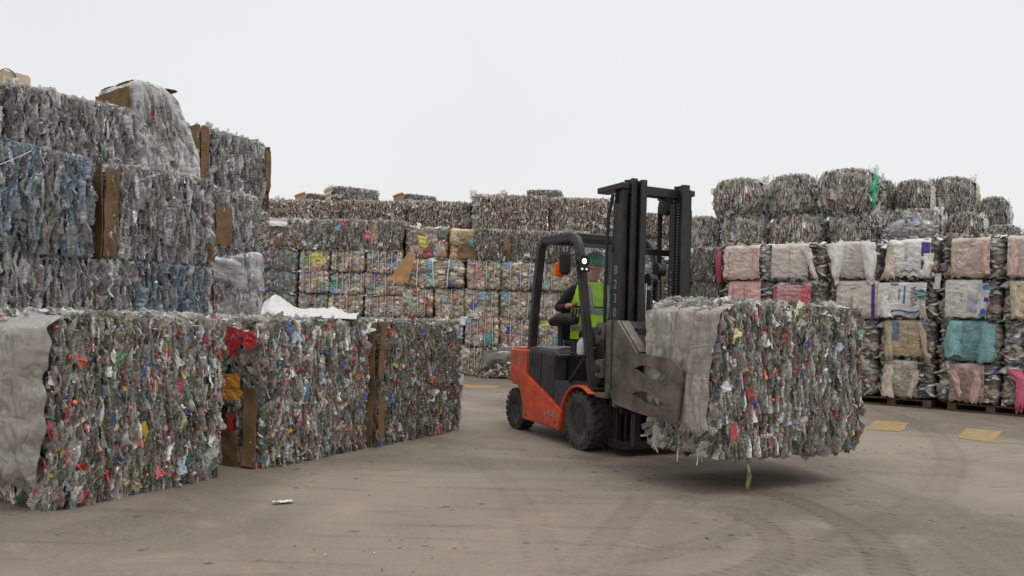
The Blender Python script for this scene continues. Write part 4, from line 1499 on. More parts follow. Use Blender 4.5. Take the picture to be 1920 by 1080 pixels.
t = far_bale(FAR_MIX[2], BM_, (.42, 17.95, 2.60), 0, (.96, 1.0, .70), 'loose bottle bale partly behind the top corner of the cab frame', G_NTOP)
t = far_bale(FAR_MIX[1], BM_, (1.30, 17.8, 2.60), R(-14), (.86, 1.0, .70), 'loose bottle bale seen through the top of the cab', G_NTOP)
ct = thing('cardboard_tongue', 'long brown cardboard sheet hanging slanted over the strapped bales', 'cardboard', (-2.42, 17.32, 2.38), 0)


def tongue(u, v):
    x = (v - .5) * .30 + (u - .5) * (.44 - .28 * v)
    z = (v - .5) * .66
    P = np.stack([u * 2, v * 2, 0 * u], 1)
    y = -.02 - .10 * v * (1 - v) + .015 * fbm(P, 2.0, 9) - .05 * (v < .18) * (.18 - v) * 4
    return np.stack([x, y, z + .05 * (u - .5) * -1.0], 1)


sheet(ct, 'cardboard_sheet', simple('light_cardboard', lin(178, 138, 98), .85, var=.25, vscale=3), tongue, 10, 16, thick=.008)
# white tag on the wall
tg = thing('paper_tag', 'small white tag dangling between strapped bales over the front row', 'tag', (-1.10, 17.33, 1.22), 0)
board(tg, 'tag_sheet', -.05, .05, -.004, .004, -.10, .10, 77, .006, 'scrap_white')

# the back stacks against the sky
G_BACK = 'dusty bales of the back stacks against the sky'
BACK = [((-7.35, 25.5, 4.02), (3.4, 1.0, .96), 0, 'long dusty bale with slanted layers at the near end of the back stack'),
        ((-4.58, 25.5, 4.02), (2.1, 1.0, 1.0), 1, 'long dusty bale under the side of the sack-ended bale, back stack'),
        ((-2.45, 25.5, 4.00), (2.1, 1.0, 1.06), 2, 'dusty bale with white film on top, between back stack steps'),
        ((-.18, 25.3, 4.0), (2.4, 1.0, 1.30), 0, 'tallest wide dusty bale with ragged overhanging top layer, back stack'),
        ((2.28, 25.3, 4.0), (2.25, 1.0, 1.26), 1, 'dusty bale left of the lifting mast, back stack'),
        ((4.35, 25.0, 4.0), (1.8, 1.0, .80), 2, 'dusty bale seen through the open mast frame, back stack')]
for loc, sz, k, lb in BACK:
    far_bale(FAR_DUST[k], BD, (loc[0], loc[1] + .45, loc[2]), jit(.03), (sz[0], 1.9, sz[2]), lb, G_BACK)
    for q in range(4):      # the courses that carry it
        far_bale(FAR_DUST[(k + q) % 3], BD, (loc[0], loc[1] + .45, q * 1.0), jit(.02), (sz[0] - .03, 1.9, .99), 'dusty bale in the lower courses of the back stacks, behind the strapped walls', 'lower courses of the back stacks')
for (loc, ang, sz, lb, mk) in [((-6.85, 26.2, 4.95), R(35), (.70, 1.0, .34), 'bottle bale with bent cardboard end, first of the bumps on the skyline', 'card'),
                               ((-5.45, 26.0, 4.98), R(28), (1.5, .9, .52), 'bottle bale with beige folded sacks at its end, highest on the far skyline', 'sack'),
                               ((-3.35, 26.2, 5.02), R(30), (1.1, .9, .34), 'bottle bale with round tan cardboard end on the far skyline', 'card'),
                               ((1.0, 26.2, 5.22), R(-10), (1.1, .9, .42), 'small bottle bale perched on the tallest back bales', None)]:
    t = far_bale(FAR_MIX[1], BM_, loc, ang, sz, lb, 'odd bales perched on the back stacks')
    if mk:
        ww = sz[0] / 2
        for k in range(1 if mk == 'card' else 3):
            hh = sz[2] / (1 if mk == 'card' else 3)

            def endfn(u, v, ww=ww, k=k, hh=hh, dd=sz[1], mk=mk):
                y = (u - .5) * dd * 1.02
                z = k * hh + v * hh * 1.05
                x = -ww - .06 - (.06 if mk == 'sack' else .03) * np.sin(v * math.pi) - .03 * np.sin(u * math.pi) - (.05 if mk == 'card' else 0) * (v > .85)
                return np.stack([x, y, z], 1)
            if mk == 'card':
                sheet(t, 'cardboard_end', simple('tan_card', lin(172, 138, 100), .85, var=.2), endfn, 12, 12, thick=.012)
            else:
                sheet(t, 'sack_fold', M['sack'], endfn, 12, 12, lambda u, v: np.tile(np.array([*lin(190, 176, 156), 1.]), (len(u), 1)), thick=.02)
# the low courses that carry what the photograph shows above them
for ci in range(4):
    for ri in range(2):
        w = XE[ci + 1] - XE[ci] - .04
        wall_bale((ci + ri) % 5, ((XE[ci] + XE[ci + 1]) / 2, 22.0, .62 * ri), 0, (w, 1.0, .605), 'strapped bale in the low courses of the far left wall, behind the front row', 'low courses of the far left wall')
CLEAR_LOW = far_mesh(230, 1.6, 1.1, 1.0, P_CLEAR, .1, .02, .05, 4, muted=.3, Lr=(.14, .28))
BC = (1.6, 1.1, 1.0)
G_LOW = 'clear bottle bales carrying the tall stack'
LB_LOW = 'clear bottle bale low or rear in the tall stack, behind the front row'


def low_bale(u, back, z, w, d, h):
    c_ = corner(stack_pt(u, back), ANG_S, w, d)
    far_bale(CLEAR_LOW, BC, (c_[0], c_[1], z), ANG_S, (w, d, h), LB_LOW, G_LOW)


low_bale(-.72, -.08, 0, 1.7, 1.1, .72)
low_bale(1.05, -.04, 0, 1.42, 1.1, .73)
for q in range(3):
    low_bale(-.72, 1.04, q * .98, 1.66, 1.1, .97)
    low_bale(1.0, 1.10, q * .98, 1.5, 1.1, .97)
for q in range(2):
    c_ = corner((-4.92, 12.15), R(58), 1.1, 1.0)
    far_bale(CLEAR_LOW, BC, (c_[0], c_[1], q * 1.065), R(58), (1.1, 1.0, 1.06), LB_LOW, G_LOW)
far_bale(CLEAR_LOW, BC, (-4.32, 11.75, 0), R(18), (1.0, 1.0, .97), LB_LOW, G_LOW)

# loose heap at the foot of the wall
g = np.random.default_rng(31)
p = Pile(g)
hp = thing('loose_heap', 'loose heap of bottles and film at the foot of the strapped wall', 'heap', (-.05, 17.0, 0), 0)


def heap_disp(P, N):
    a = -.04 + .10 * fbm(P, 4.0, 5)
    c_ = np.tile(np.array([.10, .09, .075, 1]), (len(P), 1)) * (1 + .4 * fbm(P, 9, 6))[:, None]
    return a, np.clip(c_, .01, 1)


V, F, C_ = lump_box(1.35, .7, .66, 24, 14, 16, .25, heap_disp)
V[:, 2] *= 1 - .5 * np.clip(np.abs(V[:, 0] + .1) / .8, 0, 1) ** 2
p.raw(V, F, C_)
k = 420
a = g.uniform(0, 2 * math.pi, k); r_ = g.uniform(0, 1, k) ** .6
P = np.stack([np.cos(a) * r_ * .72, np.sin(a) * r_ * .42, 0 * a], 1)
P[:, 2] = .62 * (1 - r_ ** 2) * g.uniform(.75, 1.05, k) + .04
L = g.uniform(.14, .26, k)
p.add(BOT_LO, None, 'bottle', P, rot_xyz(g.uniform(0, 3, k), g.uniform(0, 3, k), g.uniform(0, 6, k)), np.stack([L * 1.3, L, L], 1), pick(g, P_MIX, k))
s_ = g.uniform(.06, .2, 90)
p.add(FILM, None, 'film', P[:90] + np.array([0, -.04, .03]), rot_xyz(g.uniform(0, 3, 90), g.uniform(0, 3, 90), g.uniform(0, 6, 90)), np.stack([s_, s_, s_], 1), pick(g, [(40, lin(180, 172, 160), 1), (10, lin(120, 160, 90), 1), (8, lin(180, 70, 66), 1), (20, lin(140, 128, 112), 1)], 90))
link('bottle_mass', p.mesh('bottle_mass'), [M['pet']], hp, kind='stuff')
# ------------------------------------------------------------------ right wall of sack-faced bales on pallets
ANG_R = math.atan2(-.618, .786)
XR = Vector((.786, -.618)); YR = Vector((.618, .786)); R0 = Vector((6.16, 13.4))
RW_, RD_, RH_ = .92, 1.0, .66
P_BOT = [(40, lin(150, 146, 138), 1), (26, lin(120, 112, 102), 1), (14, lin(186, 182, 174), 1), (6, lin(92, 104, 84), 1), (4, lin(110, 128, 140), 1), (3, lin(140, 70, 60), 1), (4, lin(96, 84, 60), 1)]


def bottle_lump_mesh(seed):
    gg = np.random.default_rng(seed)
    me = film_bale_mesh(seed, RW_, RD_, RH_, [], P_BOT, (.12, .075), .045, nbits=60, squashed=80, bright=1.55)
    return me


RB = [bottle_lump_mesh(300 + i) for i in range(4)]


def sack_front(t, w, d, h, u0, u1, v0, v1, colr, seed, prints=(), top=True, dirty=.25, lean=0.0, ragged=.03):
    """A woven sack pulled over the middle of the bale's front, prints woven in."""
    u0, u1, v1 = u0 - .08, u1 + .09, min(1.0, v1 + .05)

    def fn(u, v):
        x = (u0 + (u1 - u0) * u - .5) * w + lean * (1 - v)
        s = v * (v1 - v0 + (.22 if top else 0))
        zz = v0 + np.minimum(s, v1 - v0)
        over = np.maximum(0, s - (v1 - v0))
        P = np.stack([u * 2, v * 2, 0 * u + seed], 1)
        fold = .020 * fbm(P, (3, 1.2, 1), seed) + .016 * (1 - np.abs(fbm(P, (2.2, 5, 1), seed + 2))) ** 4 - .012 * np.abs(vnoise(P, (1.5, 9, 1), seed + 4))
        z = zz * h + ragged * vnoise(P, (5, 1, 1), seed + 6) * (1 - v)
        y = -d / 2 - .115 - .030 * np.sin(np.clip(v, 0, 1) * math.pi) - fold + over * .95 + edge_round(z - h / 2, h / 2 + .01, .10)
        y += .02 * (np.abs(2 * u - 1) ** 6)
        return np.stack([x, y, z - over * .02], 1)

    def cf(u, v):
        P = np.stack([u * 2, v * 2, 0 * u + seed], 1)
        c = np.tile(np.array([*colr, 1.]), (len(u), 1))
        c[:, :3] *= (1 - dirty * np.clip(.5 + fbm(P, (2, 2, 1), seed + 9), 0, 1))[:, None]
        for (a, b_, e_, f_, pc) in prints:
            m_ = (u > a) & (u < b_) & (v > e_) & (v < f_)
            c[m_, :3] = np.array(pc) * (1 + .2 * vnoise(P[m_], 14.0, 3))[:, None]
        return np.clip(c, .01, .85)
    return sheet(t, 'sack_panel', M['sack'], fn, 46, 40, cf, -.005)


def sack_flap(t, w, d, h, pts, colr, seed, out=.10, width0=.12, width1=.16, prints=()):
    """A loose edge of the sack hanging down: pts = path of (u, v) on the bale's face, from the top down."""
    pts = np.array(pts, float)

    def fn(u, v):
        s = (1 - v) * (len(pts) - 1)
        i = np.clip(s.astype(int), 0, len(pts) - 2)
        f = s - i
        c = pts[i] * (1 - f[:, None]) + pts[i + 1] * f[:, None]
        wd = width0 + (width1 - width0) * (1 - v)
        P = np.stack([u, v * 2, 0 * u + seed], 1)
        x = (c[:, 0] - .5) * w + (u - .5) * wd + .02 * vnoise(P, (2, 4, 1), seed)
        y = -d / 2 - .15 - out * (.25 + .5 * (1 - v)) * np.sin(u * math.pi) ** .7 - .02 * fbm(P, (5, 2, 1), seed + 1) + edge_round(c[:, 1] * h - h / 2, h / 2 + .01, .08)
        z = c[:, 1] * h + .03 * vnoise(P, (6, 1, 1), seed + 3) * (1 - v)
        return np.stack([x, y, z], 1)

    def cf(u, v):
        P = np.stack([u * 2, v * 2, 0 * u + seed], 1)
        c = np.tile(np.array([*colr, 1.]), (len(u), 1))
        c[:, :3] *= (1 - .25 * np.clip(.5 + fbm(P, (2, 3, 1), seed + 9), 0, 1))[:, None]
        for (a, b_, e_, f_, pc) in prints:
            m_ = (u > a) & (u < b_) & (v > e_) & (v < f_)
            c[m_, :3] = pc
        return np.clip(c, .01, .85)
    return sheet(t, 'sack_flap', M['sack'], fn, 14, 22, cf, -.005)


W_ = lin(224, 220, 214); BEI = lin(204, 190, 174); PINKISH = lin(206, 186, 174); PINK = lin(210, 168, 162); TEAL = lin(122, 164, 164); KHAKI = lin(176, 156, 128); PURPLE = lin(64, 48, 128); BLU = lin(52, 104, 160); MAG = lin(176, 74, 102); CLR = lin(170, 162, 150)
UE = [(-5.38, -4.50), (-4.46, -3.40), (-3.34, -2.72), (-2.66, -1.68), (-1.62, -.72), (-.66, .16), (.22, 1.04), (1.10, 1.95), (2.02, 2.88)]
RZ = [.135, .805, 1.475, 2.145]
G_RW = 'sack-faced bales in the pallet wall'


def rpos(u, back=0.0):
    q = R0 + XR * u + YR * back
    return q.x, q.y


def sack_bale(ci, ri, label, name='sack_bale', group=G_RW, proto=None):
    u0, u1 = UE[ci]
    w = u1 - u0 + .02
    x_, y_ = rpos((u0 + u1) / 2 + jit(.02), RD_ / 2 + jit(.03))
    t_ = thing(name, label, 'bale', (x_, y_, RZ[ri]), ANG_R + jit(.02), group)
    o = link('bottle_mass', RB[(ci * 3 + ri * 2) % 4 if proto is None else proto], [M['pet']], t_, kind='stuff')
    o.scale = (w / RW_, 1, 1)
    return t_, w, RD_, RH_


def txt(t, body, size, x, y, z, mat, rot=(R(90), 0, 0), name='lettering', ext=.002, font_shear=0.0):
    cu = bpy.data.curves.new(name, 'FONT')
    cu.body = body; cu.size = size; cu.extrude = ext; cu.align_x = 'CENTER'; cu.align_y = 'CENTER'; cu.shear = font_shear; cu.resolution_u = 3
    tmp = bpy.data.objects.new('tmp', cu)
    COL.objects.link(tmp)
    dg = bpy.context.evaluated_depsgraph_get()
    me = bpy.data.meshes.new_from_object(tmp.evaluated_get(dg))
    bpy.data.objects.remove(tmp)
    bpy.data.curves.remove(cu)
    me.materials.clear()
    o = link(name, me, [mat], t)
    o.location = (x, y, z)
    o.rotation_euler = rot
    return o


M['print_blue'] = simple('blue_print', lin(56, 60, 110), .6)
M['print_dark'] = simple('dark_print', lin(62, 60, 62), .6)
M['print_teal'] = simple('teal_print', lin(26, 104, 112), .6)

# bales seen between and beside the mast
sack_bale(0, 3, 'bare bottle bale in the pallet wall seen through the mast, nearest the cab', 'bottle_bale')
sack_bale(0, 2, 'bare bottle bale behind the mast chains, third course', 'bottle_bale')
sack_bale(1, 3, 'bare bottle bale in the top course just behind the mast rails', 'bottle_bale')
sack_bale(1, 2, 'bare bottle bale in the third course behind the mast rails', 'bottle_bale')
u0, u1 = UE[2]
for ri, lb in ((3, 'colourful narrow bottle bale between the mast and a dark pink roll'), (2, 'narrow bottle bale showing just above the lifted bale, next to the mast')):
    x_, y_ = rpos((u0 + u1) / 2, .52)
    t = far_bale(FAR_MIX[ri % 3], BM_, (x_, y_, RZ[ri]), ANG_R, (u1 - u0 - .02, 1.0, .66), lb, G_RW)
x_, y_ = rpos(-2.70, -.06)
pr = thing('rolled_sack', 'dark pink rolled sack wedged upright between two bales', 'sack', (x_, y_, 2.10), ANG_R)
mb = MB(); mb.tube([(0, 0, .02), (.01, -.02, .15), (-.005, -.03, .35), (.0, -.02, .52), (.01, .0, .62)], [.05, .065, .06, .062, .03], 12)
mb.build('rolled_cloth', simple('dark_pink_cloth', lin(176, 72, 92), .7, var=.3, bump=.4, bscale=20), pr)

# top course
t, w, d, h = sack_bale(3, 3, 'bale with plain beige sack face, top course, left of white-flapped bale')
sack_front(t, w, d, h, .22, .72, .04, .96, PINKISH, 1); sack_flap(t, w, d, h, [(.17, .9), (.18, .5), (.16, .1)], BEI, 2, .06, .1, .08); sack_flap(t, w, d, h, [(.74, .9), (.74, .5), (.71, .08)], PINK, 3, .06, .08, .06)
t, w, d, h = sack_bale(4, 3, 'bale with wide white sack whose side flaps hang out like a tent')
sack_front(t, w, d, h, .06, .62, .05, .97, lin(206, 196, 186), 4, [(.50, .525, 0, 1, lin(140, 150, 150))], lean=-.02); sack_flap(t, w, d, h, [(.64, .85), (.74, .5), (.88, -.02)], lin(210, 198, 188), 5, .10, .18, .06)
t, w, d, h = sack_bale(5, 3, 'bale with white sack tied in two long hanging points')
sack_front(t, w, d, h, .22, .72, .05, .95, lin(198, 190, 186), 6); sack_flap(t, w, d, h, [(.14, .95), (.2, .5), (.17, -.14)], W_, 7, .14, .34, .08); sack_flap(t, w, d, h, [(.78, .95), (.84, .5), (.84, -.12)], W_, 8, .12, .24, .14)
t, w, d, h = sack_bale(6, 3, 'bale in white sack printed with a dark purple block')
sack_front(t, w, d, h, .22, .80, .04, .97, W_, 9, [(.78, .92, .42, .74, PURPLE), (.86, 1.0, .26, .74, PURPLE), (.78, .90, .06, .34, lin(48, 38, 110)), (.0, .05, .30, .36, lin(60, 130, 136)), (.0, .05, .40, .46, lin(60, 130, 136)), (.0, .05, .50, .56, lin(60, 130, 136)), (.38, .46, .32, .62, lin(172, 164, 190)), (.28, .7, .10, .13, lin(130, 122, 140))])
sack_flap(t, w, d, h, [(.18, .8), (.18, .4), (.12, -.02)], lin(206, 190, 174), 10, .08, .1, .2); sack_flap(t, w, d, h, [(.86, .62), (.86, .35), (.80, .06)], W_, 11, .09, .14, .14)
t, w, d, h = sack_bale(7, 3, 'bale with shiny pinkish film face between two clear bulges, top course')
sack_front(t, w, d, h, .26, .70, .04, .92, PINKISH, 12, dirty=.4); sack_flap(t, w, d, h, [(.27, .85), (.22, .5), (.24, .12)], lin(190, 176, 156), 13, .05, .07, .07); sack_flap(t, w, d, h, [(.73, .88), (.71, .5), (.74, .1)], PINK, 14, .10, .09, .10)
t, w, d, h = sack_bale(8, 3, 'bale with pale pink sack cut off by the picture edge, top course')
sack_front(t, w, d, h, .10, .70, .04, .92, lin(208, 190, 180), 15); sack_flap(t, w, d, h, [(.12, .85), (.12, .5), (.1, .05)], lin(206, 176, 166), 16, .06, .1, .12)
# third course
t, w, d, h = sack_bale(3, 2, 'bale with rosy pleated sack, half hidden by the lifted bale')
sack_front(t, w, d, h, .26, .70, .04, .95, PINK, 17, [(.5, .52, 0, 1, lin(170, 110, 108))]); sack_flap(t, w, d, h, [(.22, .9), (.21, .5), (.2, .1)], lin(208, 168, 158), 18, .05, .09, .08)
t, w, d, h = sack_bale(4, 2, 'bale with stripy pink and cherry sack, half hidden by the lifted bale')
sack_front(t, w, d, h, .10, .66, .04, .80, lin(196, 150, 144), 19, [(.0, .10, 0, 1, lin(170, 70, 72)), (.75, 1.0, 0, .8, lin(196, 92, 104)), (.2, .75, .5, .56, lin(160, 84, 84))])
t, w, d, h = sack_bale(5, 2, 'bale with cream sack and narrow purple edge, behind the lifted bale corner')
sack_front(t, w, d, h, .28, .92, .0, .92, lin(204, 194, 182), 20, [(.84, .93, .0, .75, PURPLE), (.35, .42, .3, .5, lin(150, 140, 170))])
t, w, d, h = sack_bale(6, 2, 'bale in white sack with blue bands and a round teal emblem')
sack_front(t, w, d, h, .04, .74, .06, .86, W_, 21, [(.20, .98, .09, .15, BLU), (.54, .59, .30, .70, BLU), (.26, .44, .74, .79, BLU), (.44, .47, .4, .65, lin(130, 132, 158))], lean=-.03)
txt(t, 'VDVA', .13, .095, -d / 2 - .190, .37, M['print_dark'], (R(90), R(-90), 0))
mb = MB()
mb.lathe([(.075, -.001), (.075, .003)], (.20, -d / 2 - .187, .41), 'y', 24)
mb.build('round_emblem', M['print_teal'], t)
mb = MB()
for a in (-.5, 0, .5):
    mb.prism([(.2 - .06, .41 - .004 + a * .05), (.2 + .06, .41 - .004 + a * .02), (.2 + .06, .41 + .004 + a * .02), (.2 - .06, .41 + .004 + a * .05)], -d / 2 - .192, -d / 2 - .1895)
mb.build('emblem_rays', M['white_mark'], t)
sack_flap(t, w, d, h, [(.10, .7), (.06, .45), (.12, .05)], W_, 22, .10, .1, .16); sack_flap(t, w, d, h, [(.76, .5), (.76, .3), (.80, .0)], lin(200, 186, 170), 23, .06, .06, .1)
t, w, d, h = sack_bale(7, 2, 'bale in cream printed sack with one bright blue label strip')
sack_front(t, w, d, h, .20, .62, .05, .92, lin(204, 200, 190), 24, [(.62, .96, .12, .50, lin(168, 168, 180)), (.44, .48, .44, .47, lin(150, 60, 60)), (.44, .48, .5, .53, lin(60, 60, 70)), (.44, .48, .38, .41, lin(60, 60, 70))], dirty=.15)
sack_flap(t, w, d, h, [(.74, .88), (.74, .5), (.70, .06)], lin(196, 194, 194), 25, .06, .15, .14, [(.4, 1, .78, 1.0, lin(40, 110, 180)), (.4, 1, .0, .2, lin(40, 90, 170)), (.5, .95, .42, .54, lin(50, 56, 100))])
t, w, d, h = sack_bale(8, 2, 'bale with yellowish sack mouth cut off by the picture edge')
sack_front(t, w, d, h, .18, .8, .05, .88, lin(196, 180, 156), 26, [(.0, .3, .82, 1.0, lin(206, 196, 112))], lean=.03); sack_flap(t, w, d, h, [(.16, .85), (.2, .5), (.24, .1)], lin(200, 184, 158), 27, .09, .08, .12)
# second course
t, w, d, h = sack_bale(6, 1, 'bale in torn khaki sack with two blue panels')
sack_front(t, w, d, h, .24, .80, .06, .92, KHAKI, 28, [(.14, .32, .34, .78, lin(88, 112, 132)), (.84, 1.0, .18, .8, lin(66, 96, 116)), (.52, .57, .3, .72, lin(140, 136, 128))]); sack_flap(t, w, d, h, [(.20, .95), (.22, .5), (.2, -.1)], lin(186, 166, 140), 29, .07, .1, .12); sack_flap(t, w, d, h, [(.76, .95), (.84, .5), (.92, -.06)], lin(186, 166, 140), 30, .08, .08, .07)
t, w, d, h = sack_bale(7, 1, 'bale wrapped in pale teal woven sack with frayed edge')
sack_front(t, w, d, h, .28, .72, .03, .95, lin(106, 148, 148), 31, dirty=.3); sack_flap(t, w, d, h, [(.30, .98), (.26, .6), (.26, .12)], TEAL, 32, .12, .2, .26); sack_flap(t, w, d, h, [(.82, .92), (.82, .5), (.78, .02)], TEAL, 33, .12, .22, .22)
t, w, d, h = sack_bale(8, 1, 'bale of clear bottles with greyish pink film, cut off by the picture edge')
sack_front(t, w, d, h, .44, .9, .05, .92, lin(184, 166, 160), 34)
# bottom course
t, w, d, h = sack_bale(6, 0, 'bottom bale with clear glossy film and two cream sack strips')
sack_front(t, w, d, h, .26, .62, .04, .92, CLR, 35, dirty=.4); sack_flap(t, w, d, h, [(.22, .85), (.18, .5), (.2, .04)], lin(198, 186, 168), 36, .09, .12, .2); sack_flap(t, w, d, h, [(.68, .75), (.66, .45), (.60, .06)], lin(198, 182, 162), 37, .06, .1, .1)
t, w, d, h = sack_bale(7, 0, 'bottom bale with dull pink film and a twisted sack rope')
sack_front(t, w, d, h, .30, .68, .05, .92, lin(172, 146, 138), 38, dirty=.4); sack_flap(t, w, d, h, [(.26, .8), (.34, .5), (.40, .2)], lin(190, 162, 144), 39, .06, .12, .05); sack_flap(t, w, d, h, [(.66, .9), (.65, .5), (.62, .04)], lin(192, 160, 150), 40, .05, .1, .1)
t, w, d, h = sack_bale(8, 0, 'bottom bale with a bright magenta cloth hanging to the ground')
sack_front(t, w, d, h, .40, .95, -.02, .8, MAG, 41); sack_flap(t, w, d, h, [(.18, .9), (.34, .6), (.28, -.1)], lin(206, 96, 124), 42, .08, .2, .12)
# courses behind the lifted bale
for ri in (0, 1):
    for ci in (0, 1, 2, 3, 4, 5):
        lb = 'plain clear bottle bale in the low courses of the pallet wall, behind the lifted bale'
        sack_bale(ci, ri, lb, 'bottle_bale', 'plain bottle bales in the low courses of the pallet wall')


# pallets under the right wall
def make_pallet():
    t_ = thing('pallet', 'x', 'pallet')
    obs = []
    for k in range(5):
        mb = MB(); x0 = 0; y0 = -.5 + k * .215
        mb.box(-.6, .6, y0, y0 + .13, .108, .128); obs.append(mb.build('deck_board', M['wood'], t_, bevel=.003, seg=1))
    for y0 in (-.5, -.06, .38):
        mb = MB(); mb.box(-.6, .6, y0, y0 + .12, .004, .022); obs.append(mb.build('bottom_board', M['wood'], t_, bevel=.003, seg=1))
        for x0 in (-.6, -.06, .48):
            mb = MB(); mb.box(x0, x0 + .12, y0 + .003, y0 + .117, .0225, .1075); obs.append(mb.build('block', M['wood'], t_, bevel=.003, seg=1))
    return t_, obs


P0, PO = make_pallet()
pal_l = ['wooden pallet under the cream-stripped and glossy film bale', 'wooden pallet under the dull pink and magenta-clothed bales', 'wooden pallet under the low bales directly behind the lifted bale']
for k, u in enumerate((.42, 1.86, -.98)):
    t_ = P0 if k == 0 else P0.copy()
    if k:
        COL.objects.link(t_)
        for o in PO:
            copy_under(o, t_)
    x_, y_ = rpos(u, .44)
    t_.location = (x_, y_, 0)
    t_.rotation_euler = (0, 0, ANG_R)
    t_['label'] = pal_l[k]; t_['group'] = 'pallets under the sack wall'
# scrap of white film caught in the gap
x_, y_ = rpos(1.07, -.03)
gs = thing('film_scrap', 'small torn white film caught in the gap between two sack columns', 'scrap', (x_, y_, 1.98), ANG_R)
board(gs, 'film_sheet', -.05, .05, -.03, -.02, .0, .26, 78, .03, 'scrap_white')

# bales heaped on top of the right wall
G_RT = 'round mixed bales heaped on top of the pallet wall'


def top_bale(u0, u1, back, z, h, k, label, d=1.0, film=None, zr=0.0):
    x_, y_ = rpos((u0 + u1) / 2, back + d / 2)
    t_ = far_bale(FAR_ROUND[k], BM_, (x_, y_, z), ANG_R + zr + jit(.05), (u1 - u0 - .07, d, h), label, G_RT)
    if film:
        for (cn, side) in film:
            w = u1 - u0
            cc_ = PATCH_COL[cn] if isinstance(cn, str) else cn
            green = cc_[1] > 2 * cc_[0]
            lobe_sheet(t_, 'plastic_sheet', w - .06, d - .1, h, side, (-.36, .16) if green else (-.10, .62), (-.36, .12) if green else (-.12, .5), .08, h - .10, .03, cc_, int(u0 * 10) + 77, 'crinkle', .05)
    return t_


top_bale(-4.35, -3.25, 1.2, 2.80, .82, 2, 'dim bale with a grey plastic sheet, right behind the mast', film=[(lin(150, 152, 154), 1)])
top_bale(-3.17, -2.20, .95, 2.80, .74, 0, 'lower bale of the wall-top heap beside the plastic-sheeted one')
top_bale(-2.17, -1.08, .95, 2.80, .70, 1, 'wide lower bale with red specks in the wall-top heap, second from the mast')
top_bale(-1.02, -.12, .95, 2.80, .68, 2, 'lower bale with red labels under the tallest green-edged bale')
top_bale(-.10, .95, .98, 2.78, .70, 0, 'slumped round bale with white film side, behind the loose clear bag', film=[(lin(206, 204, 200), 1)])
top_bale(.95, 1.56, 1.1, 2.76, .62, 1, 'bluish bale end with pale film in the wall-top heap', film=[(lin(204, 202, 198), 1)])
top_bale(1.52, 2.12, 1.2, 2.72, .42, 2, 'low grey bale at the far end of the wall-top heap', film=[(lin(200, 198, 194), 1)])
top_bale(-3.42, -2.28, 1.0, 3.53, .80, 1, 'upper bale nearest the mast with a white film flap at its side', film=[(lin(208, 206, 202), 1)])
top_bale(-2.26, -1.27, 1.0, 3.49, .82, 2, 'upper bale with red and yellow bits, between film-flapped and green-edged bales', zr=R(3))
top_bale(-1.24, -.14, .95, 3.47, .84, 0, 'highest bale of the heap with a bright green plastic edge', film=[(lin(40, 170, 120), 1)], zr=R(-3))
top_bale(-.42, -.02, 1.8, 3.46, .72, 2, 'narrow clear bale peeking behind the green-edged bale')
top_bale(-.06, .62, 1.75, 3.46, .68, 1, 'reddish speckled bale with white film edge set back in the heap', film=[(lin(208, 206, 202), 1)])
top_bale(.36, 1.27, 2.25, 3.34, .88, 0, 'upper bale with blue bits and a cream hanging sheet at its end', film=[(lin(196, 184, 160), 1)])
top_bale(1.24, 1.80, 2.45, 3.10, .72, 2, 'last upper bale of the heap, narrow and tall, against the sky')
for q in range(5):
    for bk in (1.03, 2.06):
        for lv in range(2):
            uu = -5.2 + q * 1.62
            x_, y_ = rpos(uu + .8, bk + .5)
            far_bale(CLEAR_LOW, BC, (x_, y_, lv * 1.39), ANG_R, (1.6, 1.0, 1.38), 'clear bottle bale in the rear rows of the pallet wall, carrying the heap on top', 'rear rows of the pallet wall')
# clear loose bag of bottles at the front of the heap
g = np.random.default_rng(41)
x_, y_ = rpos(.52, .62)
bagt = thing('bottle_bag', 'loose round clear bag of bottles at the front of the wall-top heap', 'bag', (x_, y_, 2.80), ANG_R)
p = Pile(g)
p.raw(*[q for q in lump_box(.86, .55, .44, 18, 12, 12, .2, lambda P, N: (-.05 + .03 * fbm(P, 5, 3), np.tile(np.array([.22, .22, .21, 1.]), (len(P), 1))))])
k = 260
a = g.uniform(0, 2 * math.pi, k); r_ = g.uniform(0, 1, k) ** .5
P = np.stack([np.cos(a) * r_ * .44, np.sin(a) * r_ * .28, 0 * a], 1); P[:, 2] = .44 * (1 - r_ ** 2) ** .5 * g.uniform(.8, 1.04, k) + .02
L = g.uniform(.12, .22, k)
p.add(BOT_LO, None, 'bottle', P, rot_xyz(g.uniform(0, 3, k), g.uniform(0, 3, k), g.uniform(0, 6, k)), np.stack([L * 1.4, L, L], 1), pick(g, P_CLEAR + [(6, lin(70, 120, 180), .9)], k))
link('bottle_mass', p.mesh('bottle_mass'), [M['pet']], bagt, kind='stuff')
# ------------------------------------------------------------------ the lift truck (local x forwards, y to its left)
FK_LOC, FK_ROT = (1.21, 7.94, 0), FWD_HD - math.pi / 2
fk = thing('forklift', 'orange and black forklift truck carrying a bale in its clamp', 'forklift', FK_LOC, FK_ROT)

